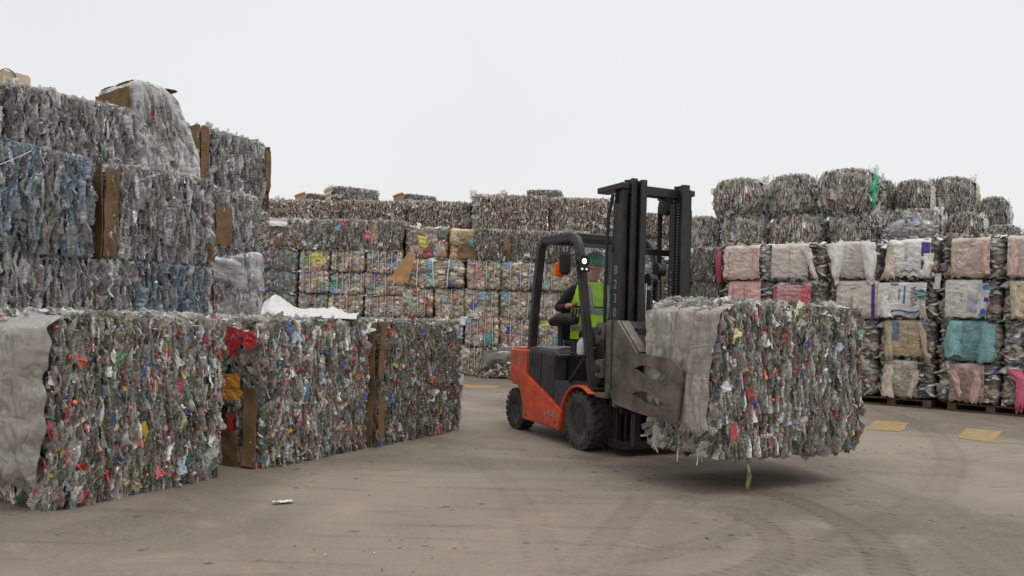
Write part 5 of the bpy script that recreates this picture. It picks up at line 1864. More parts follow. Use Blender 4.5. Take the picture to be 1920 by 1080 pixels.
# counterweight with rounded rear corners
plan = []
for i in range(7):
    a = R(90) * i / 6
    plan.append((-1.52 - .36 * math.sin(a), -.20 - .36 * math.cos(a)))
plan = [(-1.16, -.56)] + plan + [(x_, -y_) for x_, y_ in plan[::-1]] + [(-1.16, .56)]
cwt = MB().prism(plan, .52, .955, 'z').build('counterweight', M['orange'], fk, bevel=.03, seg=3)
txt(cwt, '25', .115, -1.355, -.5625, .80, M['grey_mark'], (R(90), 0, 0), 'number_badge', .002, .25)
side = [(-1.62, .575), (-1.515, .750), (-1.17, .665), (-.35, .350), (-.40, .140), (-1.235, .155), (-1.25, .33), (-1.31, .45), (-1.40, .535), (-1.50, .572)]
for sg in (-1, 1):
    sp = MB().prism(side, sg * .36, sg * .578).build('side_panel', M['orange'], fk, bevel=.012)
    if sg < 0:
        txt(sp, 'SAS-E', .095, -.60, -.5805, .285, M['grey_mark'], (R(90), 0, 0), 'lettering', .002, .15)
    MB().prism([(-1.165, .67), (-1.165, .925), (-.56, .90), (-.56, .43)], sg * .40, sg * .555).build('battery_cover', M['grey_body'], fk, bevel=.01)
    MB().prism([(-.55, .645), (-.02, .632), (-.20, .58), (-.30, .47), (-.345, .365), (-.55, .44)], sg * .34, sg * .565).build('step_panel', M['step'], fk, bevel=.01)
    arc_o = [(.352 * math.cos(a), .29 + .352 * math.sin(a)) for a in np.linspace(R(168), R(58), 16)]
    arc_i = [(.330 * math.cos(a), .29 + .330 * math.sin(a)) for a in np.linspace(R(58), R(168), 16)]
    MB().prism(arc_o + [(.38, .60), (.38, .58)] + arc_i, sg * .34, sg * .60).build('fender', M['orange'], fk, bevel=.005, seg=1)
MB().box(-1.17, -.50, -.39, .39, .20, .93).build('chassis', M['black_matte'], fk, bevel=.01)
MB().box(-.52, .24, -.33, .33, .16, .60).build('front_frame', M['black_matte'], fk, bevel=.01)
hood = MB().prism([(-1.30, .955), (-1.27, .985), (-.60, .965), (-.52, .93), (-.52, .88), (-1.16, .90)], -.53, .53).build('hood', M['hood'], fk, bevel=.02, seg=3)
MB().box(-.56, .20, -.545, .545, .606, .636).build('floor_plate', M['grey_body'], fk, bevel=.006)
dash = MB().prism([(.02, .64), (.02, 1.02), (.10, 1.10), (.20, 1.06), (.22, .64)], -.44, .44).build('dashboard', M['black_matte'], fk, bevel=.02)
MB().tube([(-.30, -.51, .66), (-.08, -.53, .82), (.03, -.53, .95)], .022, 8).build('entry_grip', M['black'], fk)


def wheel(x_, sg, rad, wid, yc, name):
    mb = MB()
    y_in, y_out = sg * (yc - wid / 2), sg * (yc + wid / 2)
    lo, hi = min(y_in, y_out), max(y_in, y_out)
    rr_ = rad * .60
    prof = [(rr_ - .03, lo + .03), (rr_, lo + .004), (rr_ + .03, lo), (rad - .05, lo), (rad - .016, lo + .022), (rad - .012, (lo + hi) / 2), (rad - .016, hi - .022), (rad - .05, hi), (rr_ + .03, hi), (rr_, hi - .004), (rr_ - .03, hi - .03)]
    mb.lathe(prof, (0, 0, 0), 'y', 48)
    n = 20
    for k in range(n):
        for s2 in (-1, 1):
            a = 2 * math.pi * (k + (.5 if s2 > 0 else 0)) / n
            mm = (lo + hi) / 2
            b2 = MB().box(-.024, .024, 0, wid * .47, rad - .045, rad)
            for v in b2.bm.verts:          # lugs slant back towards the shoulder
                v.co.x += .055 * (v.co.y / (wid * .47))
                if v.co.z > rad - .01 and v.co.y > wid * .4:
                    v.co.z -= .006
            b2.transform(Matrix.Scale(s2, 4, (0, 1, 0)))
            b2.transform(Matrix.Translation((0, mm, 0)) @ Matrix.Rotation(a, 4, 'Y'))
            me_ = bpy.data.meshes.new('tmp'); b2.bm.to_mesh(me_); b2.bm.free()
            mb.bm.from_mesh(me_); bpy.data.meshes.remove(me_)
    rim = MB()
    o_ = y_out
    di = -sg
    rim.lathe([(rr_ - .028, o_ + di * .035), (rr_ - .005, o_ + di * .012), (rr_ - .03, o_ + di * .02), (rr_ - .05, o_ + di * .07), (rr_ * .52, o_ + di * .085), (rr_ * .50, o_ + di * .06), (rr_ * .30, o_ + di * .05), (rr_ * .28, o_ + di * .03), (.015, o_ + di * .028)], (0, 0, 0), 'y', 36)
    for k in range(6):
        a = 2 * math.pi * k / 6
        rim.lathe([(.013, o_ + di * .05), (.013, o_ + di * .078)], (rr_ * .41 * math.cos(a), 0, rr_ * .41 * math.sin(a)), 'y', 8)
    ro = rim.build(name, M['rim'], fk, loc=(x_, 0, rad))
    mb.build('tyre', M['rubber'], ro, smooth=28)


for sg in (-1, 1):
    wheel(0, sg, .292, .22, .485, 'front_wheel')
    wheel(-1.5, sg, .238, .18, .455, 'rear_wheel')
MB().lathe([(.07, -.4), (.07, .4)], (0, 0, .29), 'y', 16).build('axle', M['black'], fk)

# seams, vents, handle, hazard plate and hoses on the body
for sg in (-1, 1):
    a, c = sorted((sg * .5555, sg * .560))
    MB().box(-.86, -.852, a, c, .55, .90).build('panel_seam', M['black'], fk)
    for k in range(5):
        MB().box(-1.12, -.92, a, c, .84 - .022 * k, .848 - .022 * k).build('vent_slot', M['black'], fk)
    MB().box(-.66, -.60, a, c, .80, .815).build('latch', M['chain'], fk)
    a, c = sorted((sg * .5785, sg * .5805))
    MB().prism([(-1.44, .62), (-.50, .40), (-.50, .394), (-1.44, .614)], a, c).build('body_crease', M['orange'], fk)
    for x_ in (-1.15, -.48):
        MB().lathe([(.012, a - .004), (.012, c + .004)], (x_, 0, .21), 'y', 8).build('bolt', M['chain'], fk)
MB().box(-1.895, -1.882, -.22, .22, .60, .72).build('rear_grille', M['black'], fk, bevel=.004, seg=1)
for k, y_ in enumerate((-.36, -.33)):
    MB().tube([(.50, y_ + .02, .50), (.58, y_ - .10, .62), (.60, y_ - .16, .86), (.63, y_ - .22, 1.08), (.70, y_ - .28, 1.16)], .011, 8).build('hydraulic_hose', M['black_matte'], fk)
for y_ in (-.30, .30):
    MB().tube([(.52, y_, .10), (.52, y_, .52)], .02, 8).build('tilt_pin', M['chain'], fk)

# overhead guard
for sg in (-1, 1):
    MB().tube([(-1.215, sg * .485, .90), (-1.19, sg * .485, 1.25), (-1.10, sg * .47, 2.02), (-1.075, sg * .465, 2.12), (-1.01, sg * .46, 2.165)], .062, 4).build('rear_pillar', M['grey_body'], fk, bevel=.012)
    MB().tube([(.115, sg * .495, .62), (-.06, sg * .49, 1.29), (-.225, sg * .475, 1.93), (-.27, sg * .47, 2.06), (-.33, sg * .465, 2.13), (-.42, sg * .46, 2.16)], .058, 4).build('front_pillar', M['grey_body'], fk, bevel=.012)
    MB().tube([(-1.03, sg * .46, 2.163), (-.40, sg * .46, 2.158)], .055, 4).build('roof_rail', M['grey_body'], fk, bevel=.01)
MB().box(-.42, -.34, -.46, .46, 2.125, 2.185).build('roof_crossbar', M['grey_body'], fk, bevel=.012)
MB().box(-1.06, -.98, -.46, .46, 2.13, 2.19).build('roof_crossbar', M['grey_body'], fk, bevel=.012)
for k in range(5):
    y_ = -.30 + .15 * k
    MB().box(-.985, -.42, y_ - .012, y_ + .012, 2.12, 2.18).build('roof_bar', M['grey_body'], fk, bevel=.004, seg=1)
MB().box(-1.0, -.38, -.43, .43, 2.192, 2.206).build('roof_cover', simple('roof_plastic', (.30, .31, .31), .25), fk, bevel=.006)


def glass_quad(name, pts):
    mb = MB()
    A = [Vector(p) for p in pts]
    n = (A[1] - A[0]).cross(A[2] - A[0]).normalized() * .004
    va = [mb.bm.verts.new(p) for p in A]; vb = [mb.bm.verts.new(p + n) for p in A]
    mb.bm.faces.new(va); mb.bm.faces.new(vb[::-1])
    for i in range(4):
        mb.bm.faces.new((va[i], vb[i], vb[(i + 1) % 4], va[(i + 1) % 4]))
    return mb.build(name, M['glass'], fk)


glass_quad('windscreen', [(.03, -.43, 1.05), (.03, .43, 1.05), (-.25, .43, 2.08), (-.25, -.43, 2.08)])
glass_quad('rear_window', [(-1.17, .42, 1.10), (-1.17, -.42, 1.10), (-1.09, -.42, 2.05), (-1.09, .42, 2.05)])
mb = MB()
mb.tube([(.04, .10, 1.08), (-.02, .00, 1.32), (-.06, -.06, 1.45)], .010, 6)
mb.tube([(.045, -.06, 1.10), (-.085, -.16, 1.58)], .011, 6)
mb.build('wiper', M['black_matte'], fk)
MB().box(-.335, -.30, -.42, .42, 2.06, 2.13).build('screen_header', M['black_matte'], fk, bevel=.01)
# lamps, mirror, indicator
lb = MB().tube([(-.13, -.53, 1.88), (-.05, -.535, 1.88)], [.05, .062], 16).build('work_lamp', M['black'], fk)
MB().tube([(-.049, -.535, 1.88), (-.040, -.535, 1.88)], [.026, .020], 16).build('lens', M['lamp'], lb)
lb = MB().box(-.10, -.04, -.60, -.475, 1.775, 1.825).build('marker_lamp', M['black'], fk, bevel=.006)
for y_ in (-.565, -.512):
    MB().tube([(-.0395, y_, 1.80), (-.034, y_, 1.80)], [.012, .010], 12).build('lens', M['marker'], lb)
mr_ = MB().box(-.285, -.235, -.70, -.575, 1.745, 1.975).build('mirror', M['black_matte'], fk, bevel=.02, seg=3)
MB().tube([(-.26, -.59, 1.93), (-.24, -.53, 1.97), (-.22, -.49, 1.96)], .010, 6).build('mirror_arm', M['black'], mr_)
MB().box(-.45, -.39, -.67, -.55, 1.735, 1.88).build('indicator', M['amber'], fk, bevel=.015)
MB().tube([(-.42, -.56, 1.87), (-.36, -.50, 2.10)], .010, 6).build('indicator_arm', M['black'], fk)
MB().lathe([(.04, 2.06), (.045, 2.08), (.045, 2.115), (.03, 2.122)], (-.5, .16, 0), 'z', 16).build('cab_beacon', M['hivis'], fk)

# seat, wheel, armrest
MB().prism([(-1.02, .99), (-.50, 1.00), (-.48, 1.05), (-.56, 1.08), (-.98, 1.06)], -.22, .22).build('seat_cushion', M['black_matte'], fk, bevel=.03, seg=3)
MB().prism([(-1.08, 1.02), (-.96, 1.04), (-1.02, 1.62), (-1.12, 1.60)], -.21, .21).build('seat_back', M['black_matte'], fk, bevel=.04, seg=3)
arm = MB().tube([(-.98, -.36, 1.26), (-.80, -.37, 1.29), (-.58, -.36, 1.30), (-.48, -.35, 1.28)], [.05, .065, .07, .04], 12).build('armrest', M['black_matte'], fk)
MB().tube([(-.80, -.35, 1.0), (-.82, -.355, 1.25)], .03, 8).build('armrest_post', M['black'], arm)
for k in range(3):
    MB().tube([(-.50, -.39 + .04 * k, 1.30), (-.48, -.39 + .04 * k, 1.40), (-.478, -.39 + .04 * k, 1.41)], [.006, .008, .012], 8).build('lever', M['black_matte'], arm)
stc = MB().tube([(.03, .02, .95), (-.17, .02, 1.27)], .035, 10).build('steering_column', M['black_matte'], fk)
sw = MB()
ring = []
ax_ = Vector((-.53, 0, .85)).normalized()
e1 = Vector((0, 1, 0)); e2 = ax_.cross(e1)
cen = Vector((-.19, .02, 1.30))
sw.tube([cen + (e1 * math.cos(a) + e2 * math.sin(a)) * .165 for a in np.linspace(0, 2 * math.pi, 28, endpoint=False)], .013, 8, True)
for a in (0.3, 2.4, 4.5):
    sw.tube([cen - ax_ * .02, cen + (e1 * math.cos(a) + e2 * math.sin(a)) * .165], .010, 6)
sw.build('steering_wheel', M['black_matte'], stc)
for k, (x_, z_) in enumerate(((-.42, .98), (-.36, 1.0), (-.30, .99))):
    MB().tube([(x_, -.43, .95), (x_ - .02, -.43, z_ + .06)], [.012, .016], 8).build('hand_lever', M['black_matte'], fk)
MB().box(-.30, -.08, -.53, -.36, .915, .935).build('side_tray', M['black_matte'], fk, bevel=.006)
MB().tube([(-.10, -.36, .925), (.03, -.40, .925)], .015, 8).build('tray_bracket', M['black'], fk)

# mast
for sg in (-1, 1):
    for k, (s0, y0) in enumerate(((.28, .35), (.335, .28), (.39, .21))):
        mb = MB()
        y1 = y0 + .066
        z1 = (2.62, 2.655, 2.64)[k]
        a, c = sg * y0, sg * y1
        lo, hi = min(a, c), max(a, c)
        # an H-section: web and two flanges
        mb.box(s0, s0 + .026, lo, hi, .07 + .02 * k, z1)
        mb.box(s0 + .112, s0 + .138, lo, hi, .07 + .02 * k, z1)
        mb.box(s0 + .026, s0 + .112, lo + .02, hi - .02, .07 + .02 * k, z1)
        rail = mb.build('mast_rail', M['black'], fk, bevel=.003, seg=1)
        if k == 0:
            yo = sg * .4175
            MB().box(s0 + .001, s0 + .137, min(yo, yo + sg * .006), max(yo, yo + sg * .006), .9, 2.42).build('rail_plate', M['mast_plate'], rail)
            if sg < 0:
                for i, ch in enumerate('8230'):
                    txt(rail, ch, .125, s0 + .068, yo - .0075, 1.775 - .137 * i, M['mast_digit'], (R(90), 0, 0), 'digit', .001)
        mb = MB()
        mb.lathe([(.05, lo + .022), (.05, hi - .022)], (s0 + .07, 0, z1 - .06), 'y', 16)
        mb.build('roller', M['chain'], rail)
    a, c = sorted((sg * .30, sg * .44))
    MB().box(.0, .44, a, c, 2.555, 2.612).build('mast_bracket', M['black'], fk, bevel=.006, seg=1)
    mb = MB(); mb.tube([(.22, sg * .445, .9), (.215, sg * .45, 1.6), (.225, sg * .445, 2.3), (.26, sg * .42, 2.52)], .018, 8); mb.build('hydraulic_hose', M['black_matte'], fk)
    mb = MB(); mb.tube([(.10, sg * .46, .62), (.30, sg * .43, .98)], .04, 10); mb.build('tilt_cylinder', M['black'], fk)
    mb = MB(); mb.tube([(.31, sg * .30, .2), (.31, sg * .30, 2.50)], .034, 10); mb.build('lift_cylinder', M['black'], fk)
MB().box(.31, .43, -.36, .36, 2.515, 2.605).build('mast_crossbar', M['black'], fk, bevel=.006, seg=1)
MB().box(.26, .30, -.44, .44, 1.955, 2.015).build('mast_crossbar', M['black'], fk, bevel=.006, seg=1)
MB().box(.26, .40, -.36, .36, .40, .56).build('mast_crossbar', M['black'], fk, bevel=.006, seg=1)
MB().box(.28, .52, -.42, .42, .07, .15).build('mast_crossbar', M['black'], fk, bevel=.006, seg=1)
# free-lift cylinders with pulley heads, chains and hoses in the opening
for (y_, zt, r_) in ((-.075, 1.70, .042), (.025, 1.80, .045)):
    cy = MB().tube([(.40, y_, .45), (.40, y_, zt - .10)], r_, 12).build('lift_cylinder', M['black'], fk)
    mb = MB(); mb.lathe([(.058, y_ - .045), (.062, y_ - .03), (.062, y_ + .03), (.058, y_ + .045)], (.44, 0, zt), 'y', 20); mb.build('pulley', M['black'], cy)
for k, y_ in enumerate((-.115, -.035, .062, .10)):
    zt = 1.70 if y_ < 0 else 1.80
    mb = MB()
    for i in range(36):
        z_ = .5 + (zt - .5) * i / 36
        mb.box(.500 + .004 * (i % 2), .512 + .004 * (i % 2), y_ - .011, y_ + .011, z_, z_ + (zt - .5) / 36 * .72)
    mb.build('lift_chain', M['chain'], fk)
for k, y_ in enumerate((-.185, -.160, -.135)):
    MB().tube([(.45, y_, .6), (.45, y_, 1.66)], .007, 8).build('hose_line', M['chrome'], fk)
mb = MB()
mb.lathe([(.085, .085), (.10, .09), (.06, .095), (.06, .125), (.10, .13), (.085, .135)], (.40, 0, 2.44), 'y', 20)
mb.build('hose_pulley', M['black'], fk)
for y_ in (.10, .125):
    for s_ in (.305, .495):
        MB().tube([(s_, y_, 2.44), (s_ + .01, y_, 1.9), (s_, y_, 1.3)], .014, 8).build('hydraulic_hose', M['black_matte'], fk)
mb = MB()
for i in range(40):
    mb.box(.50, .515, .155, .185, 1.3 + i * .029, 1.3 + i * .029 + .018)
mb.build('lift_chain', M['black'], fk)

# carriage and clamp
MB().box(.545, .60, -.48, .48, .42, .54).build('carriage_bar', M['black'], fk, bevel=.008)
MB().box(.545, .60, -.48, .48, 1.02, 1.14).build('carriage_bar', M['black'], fk, bevel=.008)
for y_ in (-.30, 0, .30):
    MB().box(.56, .61, y_ - .04, y_ + .04, .545, 1.015).build('carriage_post', M['black'], fk, bevel=.006)
MB().box(.63, .70, -.62, .62, .50, .66).build('clamp_beam', M['steel'], fk, bevel=.008)
MB().box(.63, .70, -.62, .62, 1.06, 1.10).build('clamp_beam', M['steel'], fk, bevel=.006)
MB().box(.64, .69, -.30, .30, .665, 1.055).build('clamp_frame', M['black'], fk, bevel=.008)


def plate_with_holes(outer, holes, y0, y1):
    mb = MB()
    es = []
    for loop in [outer] + holes:
        vs_ = [mb.bm.verts.new((p[0], y0, p[1])) for p in loop]
        es += [mb.bm.edges.new((vs_[i], vs_[(i + 1) % len(vs_)])) for i in range(len(vs_))]
    bmesh.ops.triangle_fill(mb.bm, use_beauty=True, edges=es)
    r_ = bmesh.ops.extrude_face_region(mb.bm, geom=mb.bm.faces[:])
    vv = [v for v in r_['geom'] if isinstance(v, bmesh.types.BMVert)]
    bmesh.ops.translate(mb.bm, verts=vv, vec=(0, y1 - y0, 0))
    return mb


def lens(x0, z0, x1, z1, th, n=10):
    up = [(x0 + (x1 - x0) * t, z0 + (z1 - z0) * t + th * math.sin(math.pi * t ** .8)) for t in np.linspace(0, 1, n)]
    dn = [(x0 + (x1 - x0) * t, z0 + (z1 - z0) * t - th * .9 * math.sin(math.pi * t ** 1.2)) for t in np.linspace(1, 0, n)][1:-1]
    return up + dn


outer = [(.84, 1.292), (1.006, 1.292), (1.292, 1.03), (1.40, 1.02), (1.70, 1.008), (1.80, .985), (1.872, .925), (1.885, .85), (1.84, .53), (1.82, .505), (1.30, .535), (.97, .575), (.93, .66), (.84, .70)]
for sg, yo in ((-1, -.812), (1, .90)):
    y1 = yo + sg * .022
    arm = plate_with_holes(outer, [lens(1.27, .895, 1.72, .855, .052), lens(1.25, .68, 1.70, .645, .052)], yo, y1).build('clamp_arm', M['steel'], fk)
    a, c = sorted((yo, yo - sg * .09))
    # stiffening flange along the sloping edge and the root
    MB().prism([(1.006, 1.292), (1.03, 1.29), (1.315, 1.035), (1.292, 1.03)], a + .002, c - .002).build('arm_flange', M['steel'], arm, bevel=.003, seg=1)
    MB().prism([(.845, 1.275), (1.0, 1.275), (1.006, 1.29), (.845, 1.29)], a + .002, c - .002).build('arm_flange', M['steel'], arm, bevel=.003, seg=1)
    a, c = sorted((yo + sg * .0235, yo + sg * .034))
    MB().box(.932, .940, a, c, .68, 1.285).build('weld_seam', M['rim'], arm)
    # slide brackets and hydraulics on the root
    for (z0, z1) in ((1.12, 1.27), (.78, .94)):
        a, c = sorted((sg * .60, yo + sg * .035))
        b2 = MB().box(.68, .80, a, c, z0, z1).build('slide_bracket', M['steel'], arm, bevel=.012)
        mb = MB(); mb.lathe([(.04, min(yo + sg * .03, yo + sg * .06)), (.04, max(yo + sg * .03, yo + sg * .06))], (.74, 0, (z0 + z1) / 2), 'y', 14); mb.build('pin', M['chain'], b2)
    a, c = sorted((sg * .60, yo + sg * .02))
    MB().box(.66, .86, a, c, .60, .64).build('slide_bracket', M['steel'], arm, bevel=.008)
    MB().box(.80, .86, min(sg * .55, yo), max(sg * .55, yo), .64, 1.27).build('arm_root', M['steel'], arm, bevel=.008)
# face frame with its arched slot, seen above the bale
mb = MB()
mb.box(.86, .90, -.70, .70, 1.225, 1.287)
mb.box(.86, .90, -.70, .70, 1.10, 1.165)
mb.box(.86, .90, -.70, -.62, 1.165, 1.225); mb.box(.86, .90, .62, .70, 1.165, 1.225); mb.box(.86, .90, -.05, .05, 1.165, 1.225)
mb.build('face_frame', M['steel'], fk)

# jug on the side tray
jg = thing('plastic_jug', 'white plastic jug standing on the tray by the front cab post', 'jug', tuple(Matrix.Rotation(FK_ROT, 4, 'Z') @ Vector((-.19, -.445, .936)) + Vector(FK_LOC)), FK_ROT)
MB().tube([(0, 0, 0), (0, 0, .02), (0, 0, .11), (0, 0, .145), (0, 0, .16), (0, 0, .175)], [.05, .056, .056, .04, .02, .02], 14).build('jug_body', M['white_pl'], jg)
MB().tube([(.04, 0, .13), (.075, 0, .12), (.075, 0, .07), (.05, 0, .06)], .009, 6).build('handle', M['white_pl'], jg)

# ------------------------------------------------------------------ the driver
dr = thing('person', 'seated driver in green hard hat and bright yellow-green safety vest', 'person', FK_LOC, FK_ROT)


def skin_body():
    vs_, es, rad = [], [], []

    def add(p, r_, parent=None):
        vs_.append(Vector(p)); rad.append(r_ if isinstance(r_, tuple) else (r_, r_))
        if parent is not None:
            es.append((parent, len(vs_) - 1))
        return len(vs_) - 1

    def chain(parent, pts):
        for p, r_ in pts:
            parent = add(p, r_, parent)
        return parent
    pel = add((-.80, 0, 1.13), .13)
    ch = chain(pel, [((-.79, 0, 1.28), .135), ((-.775, 0, 1.45), .15), ((-.765, 0, 1.58), .13)])
    nk = chain(ch, [((-.74, 0, 1.69), .062), ((-.71, -.005, 1.75), .055)])
    hd = chain(nk, [((-.69, -.01, 1.81), .075), ((-.685, -.012, 1.88), .092), ((-.69, -.012, 1.95), .075)])
    # nose, chin and ears
    chain(hd - 1, [((-.60, -.016, 1.865), .022), ((-.578, -.018, 1.85), .010)])
    chain(hd - 2, [((-.625, -.014, 1.785), .034)])
    chain(hd - 1, [((-.69, -.105, 1.87), .016)])
    chain(hd - 1, [((-.69, .082, 1.87), .016)])

    def arm_(sh, el, wr, pa, fdir, side, curl):
        s_ = chain(ch, [(sh, .072), (tuple((Vector(sh) + Vector(el)) / 2), .058), (el, .050), (tuple((Vector(el) + Vector(wr)) / 2), .045), (wr, .032)])
        pal = chain(s_, [(pa, (.034, .026))])
        f = Vector(fdir).normalized()
        sd = Vector(side).normalized()
        dn = f.cross(sd).normalized() * curl
        for k, L in enumerate((.072, .082, .076, .060)):
            b_ = Vector(pa) + f * .030 + sd * (.027 - .018 * k)
            chain(pal, [(tuple(b_), .0095), (tuple(b_ + f * L * .45), .0088), (tuple(b_ + f * L * .7 + dn * L * .35), .0082), (tuple(b_ + f * L * .6 + dn * L * .7), .0072)])
        b_ = Vector(pa) - f * .005 + sd * .034
        chain(pal, [(tuple(b_), .0105), (tuple(b_ + f * .03 + sd * .012 + dn * .012), .0095), (tuple(b_ + f * .05 + dn * .03), .008)])
    arm_((-.80, -.195, 1.63), (-.93, -.335, 1.41), (-.70, -.345, 1.435), (-.62, -.335, 1.45), (1, .1, -.1), (0, 1, .1), 1)
    arm_((-.735, .195, 1.63), (-.60, .30, 1.38), (-.37, .19, 1.40), (-.30, .165, 1.405), (1, -.25, -.1), (.1, -1, .1), -1)
    for sg in (-1, 1):
        chain(pel, [((-.74, sg * .10, 1.11), .095), ((-.52, sg * .13, 1.15), .078), ((-.31, sg * .15, 1.14), .062), ((-.27, sg * .15, .93), .055), ((-.24, sg * .15, .72), .042), ((-.17, sg * .15, .685), .042), ((-.06, sg * .155, .672), .033)])
    me = bpy.data.meshes.new('sk')
    me.from_pydata(vs_, es, [])
    o = bpy.data.objects.new('sk', me)
    COL.objects.link(o)
    m1 = o.modifiers.new('s', 'SKIN')
    for i, r_ in enumerate(rad):
        me.skin_vertices[0].data[i].radius = r_
        me.skin_vertices[0].data[i].use_root = (i == 0)
    m1.use_smooth_shade = True
    m2 = o.modifiers.new('u', 'SUBSURF')
    m2.levels = m2.render_levels = 2
    dg = bpy.context.evaluated_depsgraph_get()
    out = bpy.data.meshes.new_from_object(o.evaluated_get(dg))
    bpy.data.objects.remove(o)
    bpy.data.meshes.remove(me)
    return out


body = skin_body()
body.name = 'body'
body.materials.clear()
for mm in (M['jacket'], M['skin']):
    body.materials.append(mm)
for pl in body.polygons:
    cz = pl.center
    head = cz.z > 1.725 and (cz - Vector((-.69, -.01, 1.85))).length < .2
    hand = (cz - Vector((-.60, -.335, 1.44))).length < .095 or (cz - Vector((-.27, .15, 1.40))).length < .105
    pl.material_index = 1 if (head or hand) else 0
    pl.use_smooth = True
link('body', body, [M['jacket'], M['skin']], dr)
for y_ in (-.045, .018):
    MB().lathe([(.002, -.010), (.009, -.006), (.011, 0), (.009, .006), (.002, .010)], (-.603, y_, 1.885), 'y', 10).build('eye', M['dark_bit'], dr)
MB().tube([(-.600, -.04, 1.822), (-.596, -.015, 1.819), (-.600, .012, 1.822)], .006, 6).build('mouth', simple('lips', lin(150, 92, 84), .5), dr)


def loft(secs, n=28, open_=None):
    mb = MB()
    rings = []
    for (cx, cy, z_, rx, ry, tilt) in secs:
        rings.append([mb.bm.verts.new((cx + rx * math.copysign(abs(math.cos(a)) ** .8, math.cos(a)), cy + ry * math.copysign(abs(math.sin(a)) ** .85, math.sin(a)), z_ + tilt * math.sin(a) ** 2)) for a in np.linspace(0, 2 * math.pi, n, endpoint=False)])
    for i in range(len(rings) - 1):
        for k in range(n):
            mb.bm.faces.new((rings[i][k], rings[i][(k + 1) % n], rings[i + 1][(k + 1) % n], rings[i + 1][k]))
    return mb


sec = [(-.79, 0, 1.08, .175, .205, 0), (-.79, 0, 1.2, .165, .20, 0), (-.78, 0, 1.36, .165, .205, 0), (-.77, 0, 1.52, .165, .215, 0), (-.765, 0, 1.62, .145, .215, 0), (-.76, 0, 1.68, .115, .19, -.01), (-.75, 0, 1.715, .08, .10, 0)]
vest = loft(sec).build('safety_vest', M['hivis'], dr)


def band(z0, z1, grow=.006):
    zs = [s_[2] for s_ in sec]
    out = []
    for z_ in (z0, z1):
        f = [np.interp(z_, zs, [s_[i] for s_ in sec]) for i in range(6)]
        out.append((f[0], 0, z_, f[3] + grow, f[4] + grow, 0))
    return loft(out)


band(1.17, 1.22).build('reflective_band', M['reflect'], vest)
band(1.36, 1.41).build('reflective_band', M['reflect'], vest)
band(1.425, 1.445).build('dark_belt', M['black_matte'], vest)
for sg in (-1, 1):
    pts = [(-.59, sg * .10, 1.42), (-.592, sg * .11, 1.55), (-.63, sg * .12, 1.66), (-.70, sg * .125, 1.70), (-.80, sg * .125, 1.70), (-.90, sg * .11, 1.62)]
    mb = MB()
    A = [mb.bm.verts.new((p[0] + .012, p[1] - .024, p[2] + .008)) for p in pts]
    Bv = [mb.bm.verts.new((p[0] + .012, p[1] + .024, p[2] + .008)) for p in pts]
    for i in range(len(pts) - 1):
        mb.bm.faces.new((A[i], Bv[i], Bv[i + 1], A[i + 1]))
    mb.build('reflective_brace', M['reflect'], vest)
hm = MB()
hm.lathe([(.118, 1.895), (.121, 1.90), (.120, 1.93), (.112, 1.975), (.092, 2.012), (.058, 2.036), (.02, 2.045)], (-.69, -.012, 0), 'z', 28)
hm.prism([(-.59 + .075 * math.cos(a), -.012 + .10 * math.sin(a)) for a in np.linspace(-math.pi / 2, math.pi / 2, 12)], 1.896, 1.904, 'z')
hm.prism([(-.80, 2.0), (-.69, 2.05), (-.58, 2.0), (-.58, 1.985), (-.69, 2.03), (-.80, 1.985)], -.027, .003)
hm.build('hard_hat', M['helmet'], dr, smooth=50)

# ------------------------------------------------------------------ the carried bale
g = np.random.default_rng(14)
w, d, h = 1.55, .84, 1.14
p = bottle_pile(g, w, d, h, P_MIX, .027, (.08, .20), 3, True, 1.25, .85, 8, muted=.1, dgap=.016, turn=.34, thick=1.1, n_bot=100, n_cap=95, n_scrap=95, bottom=True, bulge=.025, rr=.07)
F_ = Vector((math.sin(FWD_HD), -math.cos(FWD_HD))); L_ = Vector((math.cos(FWD_HD), math.sin(FWD_HD)))
cc_ = Vector(FK_LOC[:2]) + F_ * (2.12 - d / 2) + L_ * (-.70 + w / 2)
t = put_bale(p, 'bottle_bale', 'large mixed bottle bale lifted off the ground in the forklift clamp', (cc_.x, cc_.y, .295), FWD_HD, 'mixed bale held in the clamp')
lobe_sheet(t, 'film_cover', w, d, h, -1, (.37, .20), (.38, .20), .40, h - .03, .07, lin(168, 161, 150), 21, 'crinkle', out=-.01)
lobe_sheet(t, 'film_cover', w, d, h, -1, (.17, .28), (.22, .26), .30, h + .005, .08, lin(150, 145, 137), 22, 'crinkle', out=.02)
lobe_sheet(t, 'film_cover', w, d, h, -1, (-.10, .30), (.02, .26), .32, h + .015, .08, lin(162, 155, 146), 23, 'crinkle', out=.0)
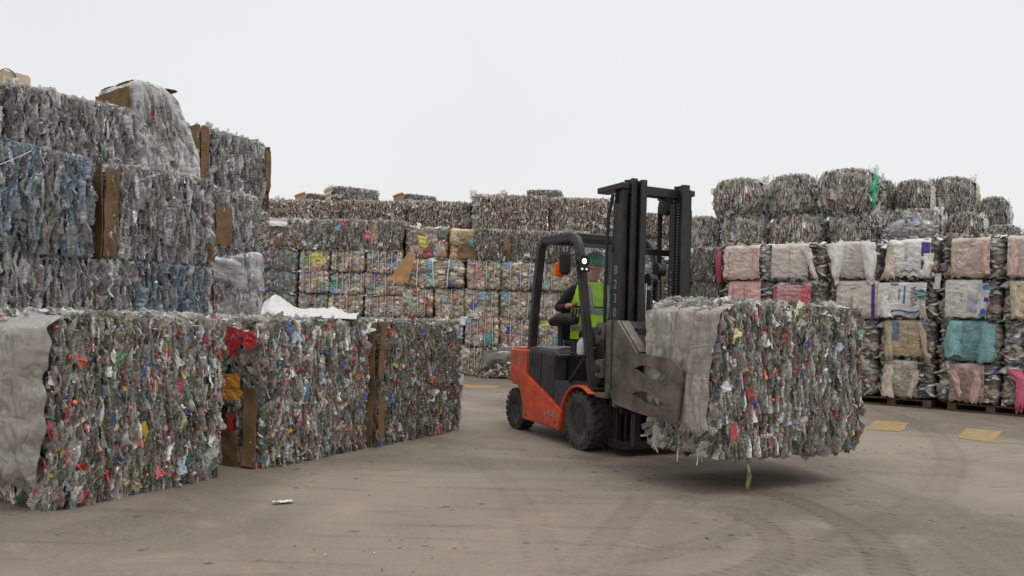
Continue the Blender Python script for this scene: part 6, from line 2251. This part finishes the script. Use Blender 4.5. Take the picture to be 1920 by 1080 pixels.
lobe_sheet(t, 'film_cover', w, d, h, -1, (-.32, .24), (-.22, .30), .15, h + .0, .07, lin(152, 145, 136), 24, 'crinkle', out=.03)
o = board(t, 'hanging_strip', -.44, -.405, -.40, -.395, -.26, .02, 81, .02, 'pet_part'); o.color = (*lin(96, 104, 52), 1)
film_part(t, 'red_label', (-.64, -.475, .19), (.08, .12), math.pi / 2 + .2, lin(176, 44, 48), 6)
for k in range(7):
    mb = MB()
    x_ = -.78 + .12 * random.random(); y_ = random.uniform(-.3, .38)
    mb.tube([(x_, y_, .04), (x_ - .03 * random.random(), y_ + jit(.04), -.01), (x_ - .06 * random.random(), y_ + jit(.05), -.05 - .05 * random.random())], .004, 5)
    mb.build('loose_strand', M['strap'], t)

# ------------------------------------------------------------------ litter on the ground
lt = thing('paper_scrap', 'crumpled white paper scrap lying on open concrete', 'litter', (-1.51, 5.16, .006), .3)


for k, (dx, dy, sx_, sy_, an) in enumerate(((0, 0, .10, .075, .2), (.055, .012, .06, .05, 1.9))):
    o = link('paper', FILM_ME[2 + k], [M['pet_part']], lt)
    o.matrix_basis = Matrix.Translation((dx, dy, .012)) @ Matrix.Rotation(an, 4, 'Z') @ Matrix.Rotation(math.pi / 2, 4, 'Y') @ Matrix.Diagonal((.06, sy_, sx_, 1))
    o.color = (*lin(200, 200, 198), 1)
g = np.random.default_rng(51)
p = Pile(g)
k = 70
P = np.stack([g.normal(-.2, 1.5, k), g.uniform(3.9, 9.0, k), np.full(k, .006)], 1)
P[:22] = np.stack([g.normal(-.45, .3, 22), g.normal(4.2, .3, 22), np.full(22, .006)], 1)
s_ = g.uniform(.006, .02, k)
p.add(SCRAP, None, 'x', P, rot_xyz(g.normal(0, .1, k), np.full(k, math.pi / 2), g.uniform(0, 6, k)), np.stack([s_ * .25, s_ * .6, s_ * 1.6], 1), pick(g, [(40, lin(58, 52, 46), 1), (6, lin(180, 176, 170), 1), (8, lin(96, 84, 70), 1)], k))
link('ground_litter', p.mesh('ground_litter'), [M['pet']], None, kind='stuff', label='tiny dark flecks and crumbs scattered over the concrete')
